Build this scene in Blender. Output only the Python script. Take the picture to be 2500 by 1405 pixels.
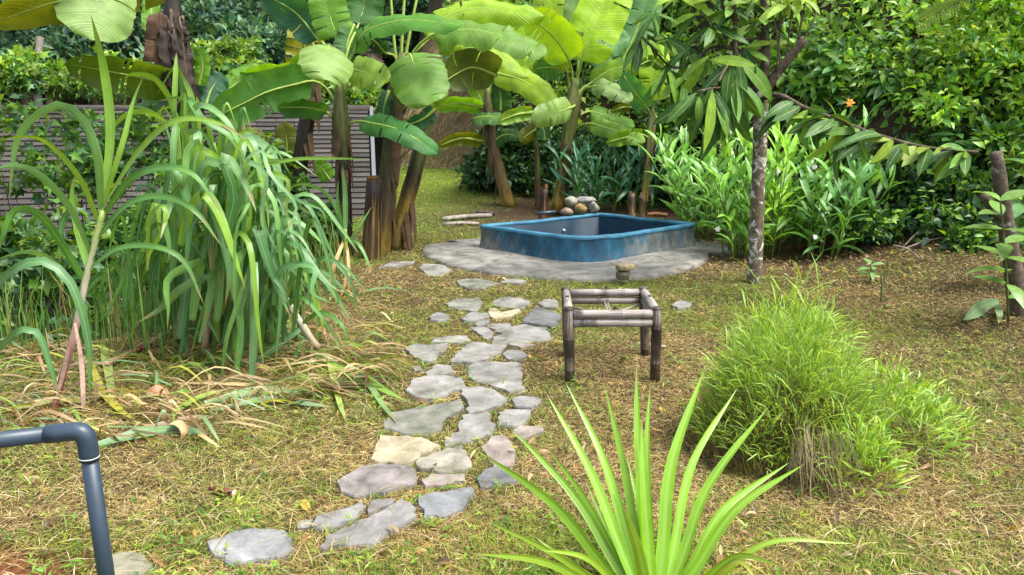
import bpy, math, random
import numpy as np
from mathutils import Vector, Matrix

# ------------------------------------------------------------------ camera, sky, sun, exposure
for o in list(bpy.data.objects): bpy.data.objects.remove(o)
SC = bpy.context.scene
COL = SC.collection
rng = np.random.default_rng(11); random.seed(11)
R = math.radians
F = 1900.0; PITCH = R(13.0); CAM = np.array([0.0, 0.0, 1.6])      # focal length in photo pixels (2500 wide)

cam = bpy.data.cameras.new('camera'); co = bpy.data.objects.new('camera', cam); COL.objects.link(co)
co.location = CAM; co.rotation_euler = (R(90) - PITCH, 0, 0)
cam.sensor_fit = 'HORIZONTAL'; cam.sensor_width = 36; cam.lens = 36 * F / 2500; cam.clip_start = .05; cam.clip_end = 400
SC.camera = co

SUN = Vector((0.62, -0.30, 0)).normalized() * math.cos(R(62)); SUN.z = math.sin(R(62))
W = bpy.data.worlds.new('World'); SC.world = W; W.use_nodes = True
nt = W.node_tree; nt.nodes.clear()
sky = nt.nodes.new('ShaderNodeTexSky'); sky.sky_type = 'NISHITA'; sky.sun_disc = False
sky.sun_elevation = R(62); sky.sun_rotation = math.atan2(SUN.x, SUN.y); sky.air_density = 1.0; sky.dust_density = 4.0; sky.ozone_density = 1.0
hs = nt.nodes.new('ShaderNodeHueSaturation'); hs.inputs['Saturation'].default_value = .6
bg = nt.nodes.new('ShaderNodeBackground'); bg.inputs['Strength'].default_value = .11
wo = nt.nodes.new('ShaderNodeOutputWorld')
nt.links.new(sky.outputs[0], hs.inputs['Color']); nt.links.new(hs.outputs[0], bg.inputs['Color']); nt.links.new(bg.outputs[0], wo.inputs['Surface'])
sl = bpy.data.lights.new('sun', 'SUN'); so = bpy.data.objects.new('sun', sl); COL.objects.link(so)
sl.energy = 1.5; sl.angle = R(22); sl.color = (1, .975, .93)
so.rotation_euler = (-SUN).to_track_quat('-Z', 'Y').to_euler(); so.location = (4, 2, 12)
SC.view_settings.view_transform = 'Standard'; SC.view_settings.look = 'None'; SC.view_settings.gamma = 1
SC.view_settings.exposure = 1.88; SC.view_settings.use_curve_mapping = False
SC.render.engine = 'CYCLES'; SC.cycles.max_bounces = 8; SC.cycles.transmission_bounces = 4; SC.cycles.diffuse_bounces = 4; SC.cycles.use_denoising = True

# ------------------------------------------------------------------ helpers
def ss(a, b, x):
    t = np.clip((np.asarray(x, float) - a) / (b - a), 0, 1); return t * t * (3 - 2 * t)
cp, sp = math.cos(PITCH), math.sin(PITCH)
def ray(px, py):
    u = (px - 1250) / F; v = (py - 702.5) / F
    return np.array([u, cp - v * sp, -sp - v * cp])
def P(px, py, Y):                       # the point of the place at depth Y seen there
    d = ray(px, py); return CAM + d * (Y / d[1])
def noise2(x, y, s=1.0, seed=0):
    r = np.random.default_rng(seed + 100); z = 0; a = 1
    for i in range(4):
        for k in range(3):
            th = r.uniform(0, 6.28); ph = r.uniform(0, 6.28)
            z = z + a * np.sin((x * math.cos(th) + y * math.sin(th)) * s * (1 + .3 * k) + ph)
        s *= 2.1; a *= .55
    return z / 4.0
TUB = [np.array([-.39, 8.83]), np.array([.72, 7.78]), np.array([2.15, 8.94]), np.array([1.1, 9.85])]   # corners of the tub
TC = sum(TUB) / 4
def tub_outline(n=96, off=0.0, rnd=.22):
    """rounded quad around the tub, n points by angle about TC"""
    pts = []
    for i in range(4):
        a, b, c = TUB[i - 1], TUB[i], TUB[(i + 1) % 4]
        r_ = [.08, .45, .10, .10][i]
        d1 = (a - b) / np.linalg.norm(a - b); d2 = (c - b) / np.linalg.norm(c - b)
        p0, p2 = b + d1 * r_, b + d2 * r_
        for t in np.linspace(0, 1, 9): pts.append((1 - t) ** 2 * p0 + 2 * t * (1 - t) * b + t * t * p2)
    pts = np.array(pts); cl = np.vstack([pts, pts[:1]])
    seg = np.linalg.norm(np.diff(cl, axis=0), axis=1); s = np.r_[0, np.cumsum(seg)]
    q = np.linspace(0, s[-1], n, endpoint=False)
    out = np.stack([np.interp(q, s, cl[:, 0]), np.interp(q, s, cl[:, 1])], 1)
    if off:
        tg = np.roll(out, -1, 0) - np.roll(out, 1, 0); tg /= np.linalg.norm(tg, axis=1)[:, None]
        nrm = np.stack([tg[:, 1], -tg[:, 0]], 1)
        sgn = np.sign(((out - TC) * nrm).sum(1).mean()); out = out + nrm * sgn * off
    return out
def inpoly(x, y, poly):
    poly = np.asarray(poly); r = np.zeros(np.shape(x), bool); j = len(poly) - 1
    for i in range(len(poly)):
        xi, yi = poly[i]; xj, yj = poly[j]
        c = ((yi > y) != (yj > y)) & (x < (xj - xi) * (y - yi) / (yj - yi + 1e-12) + xi)
        r ^= c; j = i
    return r
HX = [-60, -20, -6, -3.4, -2.3, -.75, -.3, .3, 2.3, 3.3, 4.3, 5.6, 7.5, 10, 60]
HY = [30, 27, 24, 21, 16.5, 15.2, 13.4, 12.9, 12.4, 9.4, 7.9, 7.2, 6.0, 4.5, 3.0]
def gz(x, y):
    x = np.asarray(x, float); y = np.asarray(y, float)
    z = .018 * noise2(x, y, 1.1, 3)
    z = z - 2.1 * ss(0, 1.7, -2.45 - x) * ss(5.1, 6.6, y) * (1 - .0 * x)
    z = z - .5 * ss(-3.2, -4.4, x) * ss(3.2, 5, y) * 0
    z = z + .42 * ss(10.5, 16, y) * ss(-3.2, -2.0, x)
    z = z + .38 * ss(2.9, 5.2, x) * ss(2.5, 6.5, y)
    u = y - np.interp(x, HX, HY)
    u = np.maximum(u, 0)
    steep = .55 + .45 * ss(-2.3, -.6, x) * ss(60, 10, x) + .1
    h = np.where(u < 7, u, 7 + (u - 7) * .4) * steep * ss(0, 1.2, u)
    bench = ss(-3.2, -2.0, x) * ss(.0, -.9, x)                      # the mown dry bank at the end of the lawn
    h = h + .22 * bench * noise2(x, y, 1.6, 9) * ss(0, .8, u)
    return z + h
def g1(x, y): return float(gz(x, y))
def G(px, py, lift=0.0):                # where the line of sight meets the ground
    d = ray(px, py); Ys = np.arange(.8, 40, .05)
    p = CAM + d * (Ys / d[1])[:, None]; under = p[:, 2] <= gz(p[:, 0], p[:, 1]) + lift
    k = int(np.argmax(under)) if under.any() else len(Ys) - 1
    Ys = np.linspace(Ys[max(k - 1, 0)], Ys[k], 60); p = CAM + d * (Ys / d[1])[:, None]; under = p[:, 2] <= gz(p[:, 0], p[:, 1]) + lift
    return p[int(np.argmax(under)) if under.any() else -1].copy()
def crom(pts, n):
    pts = np.asarray(pts, float)
    if len(pts) == 2: return pts[0] + (pts[1] - pts[0]) * np.linspace(0, 1, n)[:, None]
    p = np.vstack([2 * pts[0] - pts[1], pts, 2 * pts[-1] - pts[-2]])
    seg = np.linalg.norm(np.diff(pts, axis=0), axis=1); s = np.r_[0, np.cumsum(seg)]
    out = []
    for q in np.linspace(0, s[-1], n):
        i = min(max(np.searchsorted(s, q, 'right') - 1, 0), len(pts) - 2)
        t = (q - s[i]) / max(seg[i], 1e-9); a, b, c, d = p[i], p[i + 1], p[i + 2], p[i + 3]
        out.append(.5 * (2 * b + (c - a) * t + (2 * a - 5 * b + 4 * c - d) * t * t + (3 * b - a - 3 * c + d) * t ** 3))
    return np.array(out)
def unit(v):
    v = np.asarray(v, float); return v / (np.linalg.norm(v, axis=-1, keepdims=True) + 1e-12)

ORG = {}
def empty(name, loc, label=None, cat=None, group=None, kind=None):
    o = bpy.data.objects.new(name, None); COL.objects.link(o); o.location = tuple(float(c) for c in loc)
    o.empty_display_size = .1
    ORG[o.name] = np.array(loc, float); return tag(o, label, cat, group, kind)
def tag(o, label=None, cat=None, group=None, kind=None):
    if label: o['label'] = label
    if cat: o['category'] = cat
    if group: o['group'] = group
    if kind: o['kind'] = kind
    return o
def link(name, me, parent=None, color=None):
    o = bpy.data.objects.new(name, me); COL.objects.link(o)
    if parent is not None:
        o.parent = parent; ORG[o.name] = ORG[parent.name]
    else: ORG[o.name] = np.zeros(3)
    if color is not None: o.color = (*color, 1)
    return o
class MB:
    def __init__(s): s.v = []; s.f = []; s.tc = []; s.c = []; s.n = 0
    def add(s, v, f, tc=None, col=None):
        v = np.asarray(v, float).reshape(-1, 3); n = len(v)
        s.v.append(v); s.f += [tuple(int(i) + s.n for i in q) for q in f]
        s.tc.append(np.zeros((n, 3)) if tc is None else np.asarray(tc, float))
        s.c.append(np.ones((n, 3)) * .5 if col is None else np.broadcast_to(np.asarray(col, float), (n, 3)))
        s.n += n
    def box(s, c, d, rot=None, **k):
        c = np.asarray(c, float); d = np.asarray(d, float) / 2
        v = np.array([[x, y, z] for x in (-1, 1) for y in (-1, 1) for z in (-1, 1)]) * d
        if rot is not None: v = v @ np.asarray(rot).T
        s.add(v + c, [(0, 1, 3, 2), (4, 6, 7, 5), (0, 4, 5, 1), (2, 3, 7, 6), (0, 2, 6, 4), (1, 5, 7, 3)], **k)
    def tube(s, pts, rad, sides=8, cap=True, col=None, wob=0.0):
        pts = np.asarray(pts, float); n = len(pts); rad = np.broadcast_to(np.asarray(rad, float), (n,))
        T = unit(np.gradient(pts, axis=0)); a = np.array([0, 0, 1.0]) if abs(T[0][2]) < .9 else np.array([1.0, 0, 0])
        V = []; TCs = []
        A = unit(np.cross(T[0], a))
        L = np.r_[0, np.cumsum(np.linalg.norm(np.diff(pts, axis=0), axis=1))]
        for i in range(n):
            A = unit(A - T[i] * np.dot(A, T[i])); B = np.cross(T[i], A)
            for k in range(sides):
                th = 2 * math.pi * k / sides; r_ = rad[i] * (1 + wob * rng.uniform(-1, 1))
                V.append(pts[i] + r_ * (math.cos(th) * A + math.sin(th) * B)); TCs.append((L[i], k / sides, 0))
        f = [(i * sides + k, i * sides + (k + 1) % sides, (i + 1) * sides + (k + 1) % sides, (i + 1) * sides + k) for i in range(n - 1) for k in range(sides)]
        if cap: f += [tuple(range(sides))[::-1], tuple((n - 1) * sides + k for k in range(sides))]
        s.add(V, f, TCs, col)
    def ribbon(s, pts, w, side, nrm, fold=.25, col=None, tip=True):
        """a leaf blade of three rails; w half-widths, fold raises the edges"""
        pts = np.asarray(pts); n = len(pts); w = np.asarray(w)[:, None]
        L = pts + side * w + nrm * w * fold; Rr = pts - side * w + nrm * w * fold
        V = np.stack([L, pts, Rr], 1).reshape(-1, 3)
        t = np.linspace(0, 1, n); rr = rng.uniform()
        tc = np.stack([np.stack([t, np.full(n, q), np.full(n, rr)], 1) for q in (1., 0., -1.)], 1).reshape(-1, 3)
        f = []
        for i in range(n - 1):
            a = 3 * i; f += [(a, a + 3, a + 4, a + 1), (a + 1, a + 4, a + 5, a + 2)]
        s.add(V, f, tc, col)
    def mesh(s, name, mat, smooth=True, org=None):
        me = bpy.data.meshes.new(name)
        v = np.vstack(s.v)
        if org is not None: v = v - org
        me.from_pydata(v.tolist(), [], s.f); 
        a = me.attributes.new('tc', 'FLOAT_VECTOR', 'POINT'); a.data.foreach_set('vector', np.vstack(s.tc).astype(np.float32).ravel())
        c = me.attributes.new('Col', 'FLOAT_COLOR', 'POINT')
        cc = np.ones((len(v), 4), np.float32); cc[:, :3] = np.vstack(s.c); c.data.foreach_set('color', cc.ravel())
        if smooth: me.polygons.foreach_set('use_smooth', np.ones(len(me.polygons), bool))
        me.materials.append(mat); me.update(); return me
    def build(s, name, mat, parent=None, smooth=True, color=None):
        org = ORG[parent.name] if parent is not None else None
        return link(name, s.mesh(name, mat, smooth, org), parent, color)
def fastmesh(name, V, Fc, C, mat, parent=None, smooth=False, tc=None):
    """V n*3, Fc m*k, C n*3 : one mesh straight from arrays"""
    me = bpy.data.meshes.new(name); k = Fc.shape[1]
    if parent is not None: V = V - ORG[parent.name]
    me.vertices.add(len(V)); me.vertices.foreach_set('co', V.astype(np.float32).ravel())
    me.loops.add(Fc.size); me.loops.foreach_set('vertex_index', Fc.astype(np.int32).ravel())
    me.polygons.add(len(Fc)); me.polygons.foreach_set('loop_start', (np.arange(len(Fc)) * k).astype(np.int32))
    me.polygons.foreach_set('loop_total', np.full(len(Fc), k, np.int32))
    if smooth: me.polygons.foreach_set('use_smooth', np.ones(len(Fc), bool))
    c = me.attributes.new('Col', 'FLOAT_COLOR', 'POINT'); cc = np.ones((len(V), 4), np.float32); cc[:, :3] = C
    c.data.foreach_set('color', cc.ravel())
    if tc is not None:
        a = me.attributes.new('tc', 'FLOAT_VECTOR', 'POINT'); a.data.foreach_set('vector', tc.astype(np.float32).ravel())
    me.materials.append(mat); me.update(calc_edges=True); me.validate()
    return link(name, me, parent)
def leaf_cloud(pos, d, nrm, ln, wd, col, droop=.25, prof=0):
    """many leaves as arrays: pos base, d direction, nrm face normal. returns V,F,C,tc"""
    d = unit(d); side = unit(np.cross(d, nrm)); nn = np.cross(side, d)
    ln = np.asarray(ln)[:, None]; wd = np.asarray(wd)[:, None]
    if prof == 0:    # ovate, 8 points
        row = [(0, 0, 0), (.3, .8, .0), (.3, 0, .0), (.3, -.8, .0), (.68, .7, -.08), (.68, 0, -.08), (.68, -.7, -.08), (1, 0, -.30)]
        fc = [(0, 1, 2), (0, 2, 3), (1, 4, 5), (1, 5, 2), (2, 5, 6), (2, 6, 3), (4, 7, 5), (5, 7, 6)]
    elif prof == 1:  # small kite, 5 points
        row = [(0, 0, 0), (.45, .9, -.02), (.45, 0, -.02), (.45, -.9, -.02), (1, 0, -.25)]
        fc = [(0, 1, 2), (0, 2, 3), (1, 4, 2), (2, 4, 3)]
    elif prof == 3:  # lobed, like a maple or passion vine
        row = [(0, 0, 0), (-.05, .75, -.05), (.25, .45, .05), (.5, 1.05, -.1), (.55, .38, .03), (1, 0, -.25), (.55, -.38, .03), (.5, -1.05, -.1), (.25, -.45, .05), (-.05, -.75, -.05), (.35, 0, .0)]
        fc = [(0, 1, 2), (2, 3, 4), (4, 5, 10), (5, 6, 10), (6, 7, 8), (8, 9, 0), (0, 2, 10), (2, 4, 10), (6, 8, 10), (8, 0, 10)]
    else:            # blade, 4 points
        row = [(0, 0, 0), (.4, .9, .0), (.4, -.9, 0), (1, 0, -.3)]
        fc = [(0, 1, 2), (1, 3, 2)]
    n = len(pos); k = len(row)
    V = np.stack([pos + d * ln * r_[0] + side * wd * r_[1] * .5 + nn * (ln * r_[2] * (droop / .25) + wd * .2 * abs(r_[1])) for r_ in row], 1)
    Fc = (np.arange(n)[:, None, None] * k + np.array(fc)[None]).reshape(-1, 3)
    C = np.repeat(col, k, axis=0)
    tc = np.tile(np.array([(r_[0], r_[1], 0) for r_ in row]), (n, 1))
    return V.reshape(-1, 3), Fc, C, tc

# ------------------------------------------------------------------ materials
def newmat(name):
    m = bpy.data.materials.new(name); m.use_nodes = True; t = m.node_tree; t.nodes.clear(); return m, t
def N(t, typ, **kw):
    n = t.nodes.new(typ)
    for k, v in kw.items():
        if k in n.inputs: n.inputs[k].default_value = v
        else: setattr(n, k, v)
    return n
def mixc(t, a, b, fac, mode='MIX'):
    m = t.nodes.new('ShaderNodeMix'); m.data_type = 'RGBA'; m.blend_type = mode
    for s, v in ((m.inputs[0], fac), (m.inputs[6], a), (m.inputs[7], b)):
        if hasattr(v, 'is_linked') or hasattr(v, 'node'): t.links.new(v, s)
        elif isinstance(v, (int, float)): s.default_value = v
        else: s.default_value = (*v, 1) if len(v) == 3 else v
    return m.outputs[2]
def ramp(t, src, stops):
    r = t.nodes.new('ShaderNodeValToRGB'); e = r.color_ramp.elements
    while len(e) < len(stops): e.new(.5)
    for i, (p, c) in enumerate(stops): e[i].position = p; e[i].color = (*c, 1) if not isinstance(c, float) else (c, c, c, 1)
    t.links.new(src, r.inputs[0]); return r.outputs[0]
def noise(t, scale, detail=4, rough=.55, co=None, dist=0):
    n = N(t, 'ShaderNodeTexNoise', Scale=scale, Detail=detail, Roughness=rough, Distortion=dist)
    if co is not None: t.links.new(co, n.inputs['Vector'])
    return n.outputs[0]
def bump(t, h, strength, dist=.01):
    b = N(t, 'ShaderNodeBump', Strength=strength, Distance=dist); t.links.new(h, b.inputs['Height']); return b.outputs[0]
def finish(t, col, rough=.6, nrm=None, spec=.4, trans=None, tfac=0.0, coat=0):
    p = N(t, 'ShaderNodeBsdfPrincipled')
    if isinstance(col, tuple): p.inputs['Base Color'].default_value = (*col, 1)
    else: t.links.new(col, p.inputs['Base Color'])
    if isinstance(rough, float): p.inputs['Roughness'].default_value = rough
    else: t.links.new(rough, p.inputs['Roughness'])
    p.inputs['Specular IOR Level'].default_value = spec
    if nrm is not None: t.links.new(nrm, p.inputs['Normal'])
    out = N(t, 'ShaderNodeOutputMaterial'); sh = p.outputs[0]
    if tfac > 0:
        tr = N(t, 'ShaderNodeBsdfTranslucent'); t.links.new(trans, tr.inputs['Color'])
        if nrm is not None: t.links.new(nrm, tr.inputs['Normal'])
        mx = N(t, 'ShaderNodeMixShader'); mx.inputs[0].default_value = tfac
        t.links.new(sh, mx.inputs[1]); t.links.new(tr.outputs[0], mx.inputs[2]); sh = mx.outputs[0]
    t.links.new(sh, out.inputs['Surface'])
def leafmat(name, src='obj', tfac=.35, rough=.42, spec=.45, vein=0, stripe=None, vary=.25, warm=(1.55, 1.35, .45), tip=None, edge=None):
    """green leaf: src 'obj' takes the object's colour, 'attr' the mesh colour; stripe = pale midrib, on spiky leaves a painted gloss"""
    m, t = newmat(name)
    tco = N(t, 'ShaderNodeTexCoord'); oi = N(t, 'ShaderNodeObjectInfo')
    at = N(t, 'ShaderNodeAttribute', attribute_name='Col'); tc = N(t, 'ShaderNodeAttribute', attribute_name='tc')
    base = oi.outputs['Color'] if src == 'obj' else at.outputs['Color']
    nz = noise(t, 6, 3, .6, tco.outputs['Object'])
    dark = mixc(t, base, (.55, .6, .5), 1.0, 'MULTIPLY')
    lite = mixc(t, base, (1.3, 1.25, 1.15), 1.0, 'MULTIPLY')
    col = mixc(t, dark, lite, ramp(t, nz, [(.5 - vary, 0.), (.5 + vary, 1.)]))
    nrm = None
    sx = N(t, 'ShaderNodeSeparateXYZ'); t.links.new(tc.outputs['Vector'], sx.inputs[0])
    if stripe is not None:
        ab = N(t, 'ShaderNodeMath', operation='ABSOLUTE'); t.links.new(sx.outputs[1], ab.inputs[0])
        f = ramp(t, ab.outputs[0], [(.0, 1.), (stripe[1], .8), (stripe[1] * 1.7, 0.)])
        col = mixc(t, col, stripe[0], f)
    if vein:
        mp = N(t, 'ShaderNodeMapping'); t.links.new(tc.outputs['Vector'], mp.inputs[0])
        mp.inputs['Scale'].default_value = (vein, .9, 0)
        # veins run out and a little forward from the midrib
        ab2 = N(t, 'ShaderNodeMath', operation='ABSOLUTE'); t.links.new(sx.outputs[1], ab2.inputs[0])
        ma = N(t, 'ShaderNodeMath', operation='MULTIPLY_ADD'); t.links.new(ab2.outputs[0], ma.inputs[0]); ma.inputs[1].default_value = -.13; t.links.new(sx.outputs[0], ma.inputs[2])
        cx = N(t, 'ShaderNodeCombineXYZ'); t.links.new(ma.outputs[0], cx.inputs[0])
        wv = N(t, 'ShaderNodeTexNoise', Scale=vein, Detail=2.0); wv.noise_dimensions = '3D'; t.links.new(cx.outputs[0], wv.inputs['Vector'])
        col = mixc(t, col, mixc(t, col, (1.16, 1.15, 1.05), 1.0, 'MULTIPLY'), ramp(t, wv.outputs[0], [(.38, 0.), (.62, 1.)]))
        nrm = bump(t, wv.outputs[0], .5, .02)
    if tip or edge:                                                   # withered tips and margins
        n3 = noise(t, 9, 4, .65, tco.outputs['Object'])
        md = N(t, 'ShaderNodeMath', operation='MULTIPLY_ADD'); t.links.new(n3, md.inputs[0]); md.inputs[1].default_value = .55 if tip else .5
        if tip: t.links.new(sx.outputs[0], md.inputs[2])
        else:
            ab3 = N(t, 'ShaderNodeMath', operation='ABSOLUTE'); t.links.new(sx.outputs[1], ab3.inputs[0]); t.links.new(ab3.outputs[0], md.inputs[2])
        p0 = tip or edge
        dv = N(t, 'ShaderNodeMath', operation='MULTIPLY'); t.links.new(md.outputs[0], dv.inputs[0]); dv.inputs[1].default_value = .5
        col = mixc(t, col, (.26, .19, .08), ramp(t, dv.outputs[0], [(p0, 0.), (p0 + .05, .9)]))
    tr = mixc(t, col, warm, 1.0, 'MULTIPLY')
    finish(t, col, rough, nrm, spec, tr, tfac); return m
M = {}
M['banana'] = leafmat('banana_leaf', 'obj', .42, .44, .4, vein=70, vary=.35, warm=(1.7, 1.5, .25), edge=.615)
M['leaf'] = leafmat('plant_leaf', 'obj', .34, .38, .5, vary=.3)
M['cane'] = leafmat('cane_leaf', 'obj', .3, .42, .45, stripe=((.27, .42, .16), .04), vary=.4, tip=.58)
M['spiky'] = leafmat('spiky_leaf', 'obj', .32, .33, .5, stripe=((.27, .46, .07), .22), vary=.45, tip=.60)  # stripe paints a pale gloss highlight along the leaf centre
M['mango'] = leafmat('mango_leaf', 'obj', .28, .52, .3, stripe=((.34, .38, .12), .04), vary=.3)
M['foliage'] = leafmat('foliage', 'attr', .34, .42, .45, vary=.3)
M['grass'] = leafmat('grass_blades', 'attr', .25, .6, .25, vary=.3, warm=(1.3, 1.2, .6))
def objmat(name, rough=.8, sc=14, lo=(.5, .5, .5), hi=(1.3, 1.3, 1.3), bs=.5, bd=.01, spec=.3, attr=False, stretch=None):
    m, t = newmat(name); tco = N(t, 'ShaderNodeTexCoord'); oi = N(t, 'ShaderNodeObjectInfo')
    base = N(t, 'ShaderNodeAttribute', attribute_name='Col').outputs['Color'] if attr else oi.outputs['Color']
    co = tco.outputs['Object']
    if stretch:
        mp = N(t, 'ShaderNodeMapping'); mp.inputs['Scale'].default_value = stretch; t.links.new(co, mp.inputs[0]); co = mp.outputs[0]
    nz = noise(t, sc, 7, .65, co, .4)
    col = mixc(t, mixc(t, base, lo, 1.0, 'MULTIPLY'), mixc(t, base, hi, 1.0, 'MULTIPLY'), ramp(t, nz, [(.32, 0.), (.68, 1.)]))
    n2 = noise(t, sc * 6, 4, .6, co)
    finish(t, col, rough, bump(t, n2, bs, bd), spec); return m
M['stone'] = objmat('slate', .7, 7, (.42, .43, .37), (1.3, 1.28, 1.25), .5, .012)
M['rock'] = objmat('rock', .85, 14, (.5, .5, .48), (1.3, 1.28, 1.2), .8, .02)
M['shingle'] = objmat('roof_shingle', .85, 5, (.55, .55, .55), (1.3, 1.27, 1.25), .5, .01, stretch=(1, 6, 6))
M['wood'] = objmat('dead_wood', .85, 8, (.45, .43, .42), (1.4, 1.35, 1.3), .8, .01, stretch=(3, 3, 1))
M['stem'] = objmat('banana_stem', .55, 7, (.45, .42, .4), (1.35, 1.3, 1.1), .4, .01, stretch=(5, 5, .8), attr=True)
M['stalk'] = objmat('stalk', .5, 9, (.75, .72, .7), (1.2, 1.2, 1.15), .2, .004, stretch=(2, 2, .6), attr=True)
M['dry'] = objmat('dry_leaf', .85, 9, (.55, .5, .45), (1.3, 1.25, 1.2), .5, .01)
# bark with pale lichen
m, t = newmat('mango_bark'); tco = N(t, 'ShaderNodeTexCoord'); co_ = tco.outputs['Object']
b0 = ramp(t, noise(t, 30, 6, .6, co_), [(.3, (.07, .055, .035)), (.7, (.18, .14, .09))])
li = ramp(t, noise(t, 14, 5, .6, co_, .6), [(.53, 0.), (.59, 1.)])
colb = mixc(t, b0, (.52, .52, .47), li); colb = mixc(t, colb, (.11, .13, .045), ramp(t, noise(t, 5, 4, .5, co_), [(.55, 0.), (.66, .8)]))
finish(t, colb, .9, bump(t, noise(t, 60, 5, .6, co_), .8, .01), .2); M['bark'] = m
m, t = newmat('dark_bark'); co_ = N(t, 'ShaderNodeTexCoord').outputs['Object']
cb_ = ramp(t, noise(t, 25, 6, .6, co_), [(.3, (.04, .032, .022)), (.7, (.13, .10, .07))]); cb_ = mixc(t, cb_, (.30, .30, .27), ramp(t, noise(t, 9, 5, .6, co_, .5), [(.60, 0.), (.68, .8)]))
finish(t, cb_, .9, bump(t, noise(t, 60, 5, .6, co_), .8, .01), .2); M['dark_bark'] = m
# ground: damp brown soil and thatch
m, t = newmat('soil_and_thatch'); tco = N(t, 'ShaderNodeTexCoord'); co_ = tco.outputs['Object']
at = N(t, 'ShaderNodeAttribute', attribute_name='Col')
n1 = noise(t, 28, 8, .7, co_, 1.0)
colg = mixc(t, mixc(t, at.outputs['Color'], (.45, .42, .4), 1.0, 'MULTIPLY'), mixc(t, at.outputs['Color'], (1.45, 1.4, 1.2), 1.0, 'MULTIPLY'), ramp(t, n1, [(.35, 0.), (.65, 1.)]))
finish(t, colg, .95, bump(t, n1, .8, .03), .1); M['ground'] = m
# concrete with stains
m, t = newmat('weathered_concrete'); co_ = N(t, 'ShaderNodeTexCoord').outputs['Object']
c0 = ramp(t, noise(t, 2.6, 8, .65, co_, .8), [(.32, (.09, .088, .075)), (.5, (.19, .183, .16)), (.7, (.28, .265, .235))])
c0 = mixc(t, c0, (.05, .053, .042), ramp(t, noise(t, 2.2, 7, .75, co_, 1.6), [(.46, 0.), (.62, .8)]))
finish(t, c0, .85, bump(t, noise(t, 40, 6, .7, co_), .4, .01), .25); M['concrete'] = m
# tub outside: blue paint worn to grey concrete, by drips
m, t = newmat('worn_blue_paint'); co_ = N(t, 'ShaderNodeTexCoord').outputs['Object']
mp = N(t, 'ShaderNodeMapping'); mp.inputs['Scale'].default_value = (1.6, 1.6, .9); t.links.new(co_, mp.inputs[0]); mc = mp.outputs[0]
blue = ramp(t, noise(t, 4, 6, .6, mc), [(.3, (.006, .030, .050)), (.52, (.010, .075, .130)), (.75, (.035, .17, .26))])
grey = ramp(t, noise(t, 7, 6, .65, mc), [(.3, (.05, .053, .048)), (.7, (.23, .23, .205))])
at = N(t, 'ShaderNodeAttribute', attribute_name='Col'); sxy = N(t, 'ShaderNodeSeparateColor'); t.links.new(at.outputs['Color'], sxy.inputs[0])
ad = N(t, 'ShaderNodeMath', operation='ADD'); t.links.new(noise(t, 3.4, 9, .72, mc, .9), ad.inputs[0]); t.links.new(sxy.outputs[0], ad.inputs[1])
wf = ramp(t, ad.outputs[0], [(.42, 0.), (.66, .85)])
finish(t, mixc(t, blue, grey, wf), .6, bump(t, noise(t, 18, 6, .6, co_), .4, .01), .4); M['tub_out'] = m
m, t = newmat('tub_inside'); co_ = N(t, 'ShaderNodeTexCoord').outputs['Object']
at = N(t, 'ShaderNodeAttribute', attribute_name='Col')
nz = noise(t, 3, 6, .6, co_)
ci = mixc(t, mixc(t, at.outputs['Color'], (.7, .7, .7), 1.0, 'MULTIPLY'), mixc(t, at.outputs['Color'], (1.25, 1.25, 1.25), 1.0, 'MULTIPLY'), nz)
finish(t, ci, .4, bump(t, noise(t, 20, 5, .6, co_), .2, .01), .45); M['tub_in'] = m
m, t = newmat('rim_blue'); co_ = N(t, 'ShaderNodeTexCoord').outputs['Object']
finish(t, ramp(t, noise(t, 5, 6, .6, co_), [(.3, (.016, .085, .145)), (.7, (.055, .20, .30))]), .5, bump(t, noise(t, 14, 5, .6, co_), .4, .01), .4); M['rim'] = m
m, t = newmat('pvc'); co_ = N(t, 'ShaderNodeTexCoord').outputs['Object']
pv = ramp(t, noise(t, 3, 5, .6, co_), [(.3, (.018, .033, .052)), (.7, (.030, .049, .072))])
pv = mixc(t, pv, (.35, .37, .38), ramp(t, noise(t, 90, 3, .5, co_), [(.70, 0.), (.76, .5)]))
finish(t, pv, .42, bump(t, noise(t, 30, 4, .6, co_), .06, .004), .5); M['pvc'] = m
# weathered bamboo: legs stained dark, rails paler
for key, stops, dk in (('bamboo', [(.36, (.020, .014, .011)), (.52, (.085, .062, .043)), (.66, (.21, .17, .12)), (.82, (.38, .34, .30))], (.44, .60)), ('bamboo_rail', [(.30, (.045, .036, .032)), (.46, (.19, .16, .14)), (.60, (.36, .33, .30)), (.78, (.55, .52, .50))], (.54, .68))):
    m, t = newmat('weathered_' + key); tco = N(t, 'ShaderNodeTexCoord'); tc = N(t, 'ShaderNodeAttribute', attribute_name='tc')
    mp = N(t, 'ShaderNodeMapping'); mp.inputs['Scale'].default_value = (6, 26, 1); t.links.new(tc.outputs['Vector'], mp.inputs[0])
    bb = ramp(t, noise(t, 1.0, 7, .7, mp.outputs[0], .4), stops)
    bb = mixc(t, bb, (.018, .013, .011), ramp(t, noise(t, 7, 5, .65, tco.outputs['Object']), [(dk[0], 0.), (dk[1], .9)]))
    finish(t, bb, .5, bump(t, noise(t, 1.5, 6, .6, mp.outputs[0]), .4, .004), .4); M[key] = m
def plain(name, c, rough=.6, spec=.4):
    m, t = newmat(name); co_ = N(t, 'ShaderNodeTexCoord').outputs['Object']
    finish(t, mixc(t, tuple(x * .8 for x in c), tuple(min(1, x * 1.2) for x in c), noise(t, 12, 4, .6, co_)), rough, None, spec); return m
M['white'] = plain('white_paint', (.62, .64, .64), .6); M['dark'] = plain('dark_fitting', (.01, .012, .014), .5)
M['barge'] = plain('grey_barge_board', (.12, .125, .14), .7); M['wall'] = plain('house_wall', (.05, .045, .04), .9)
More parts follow.
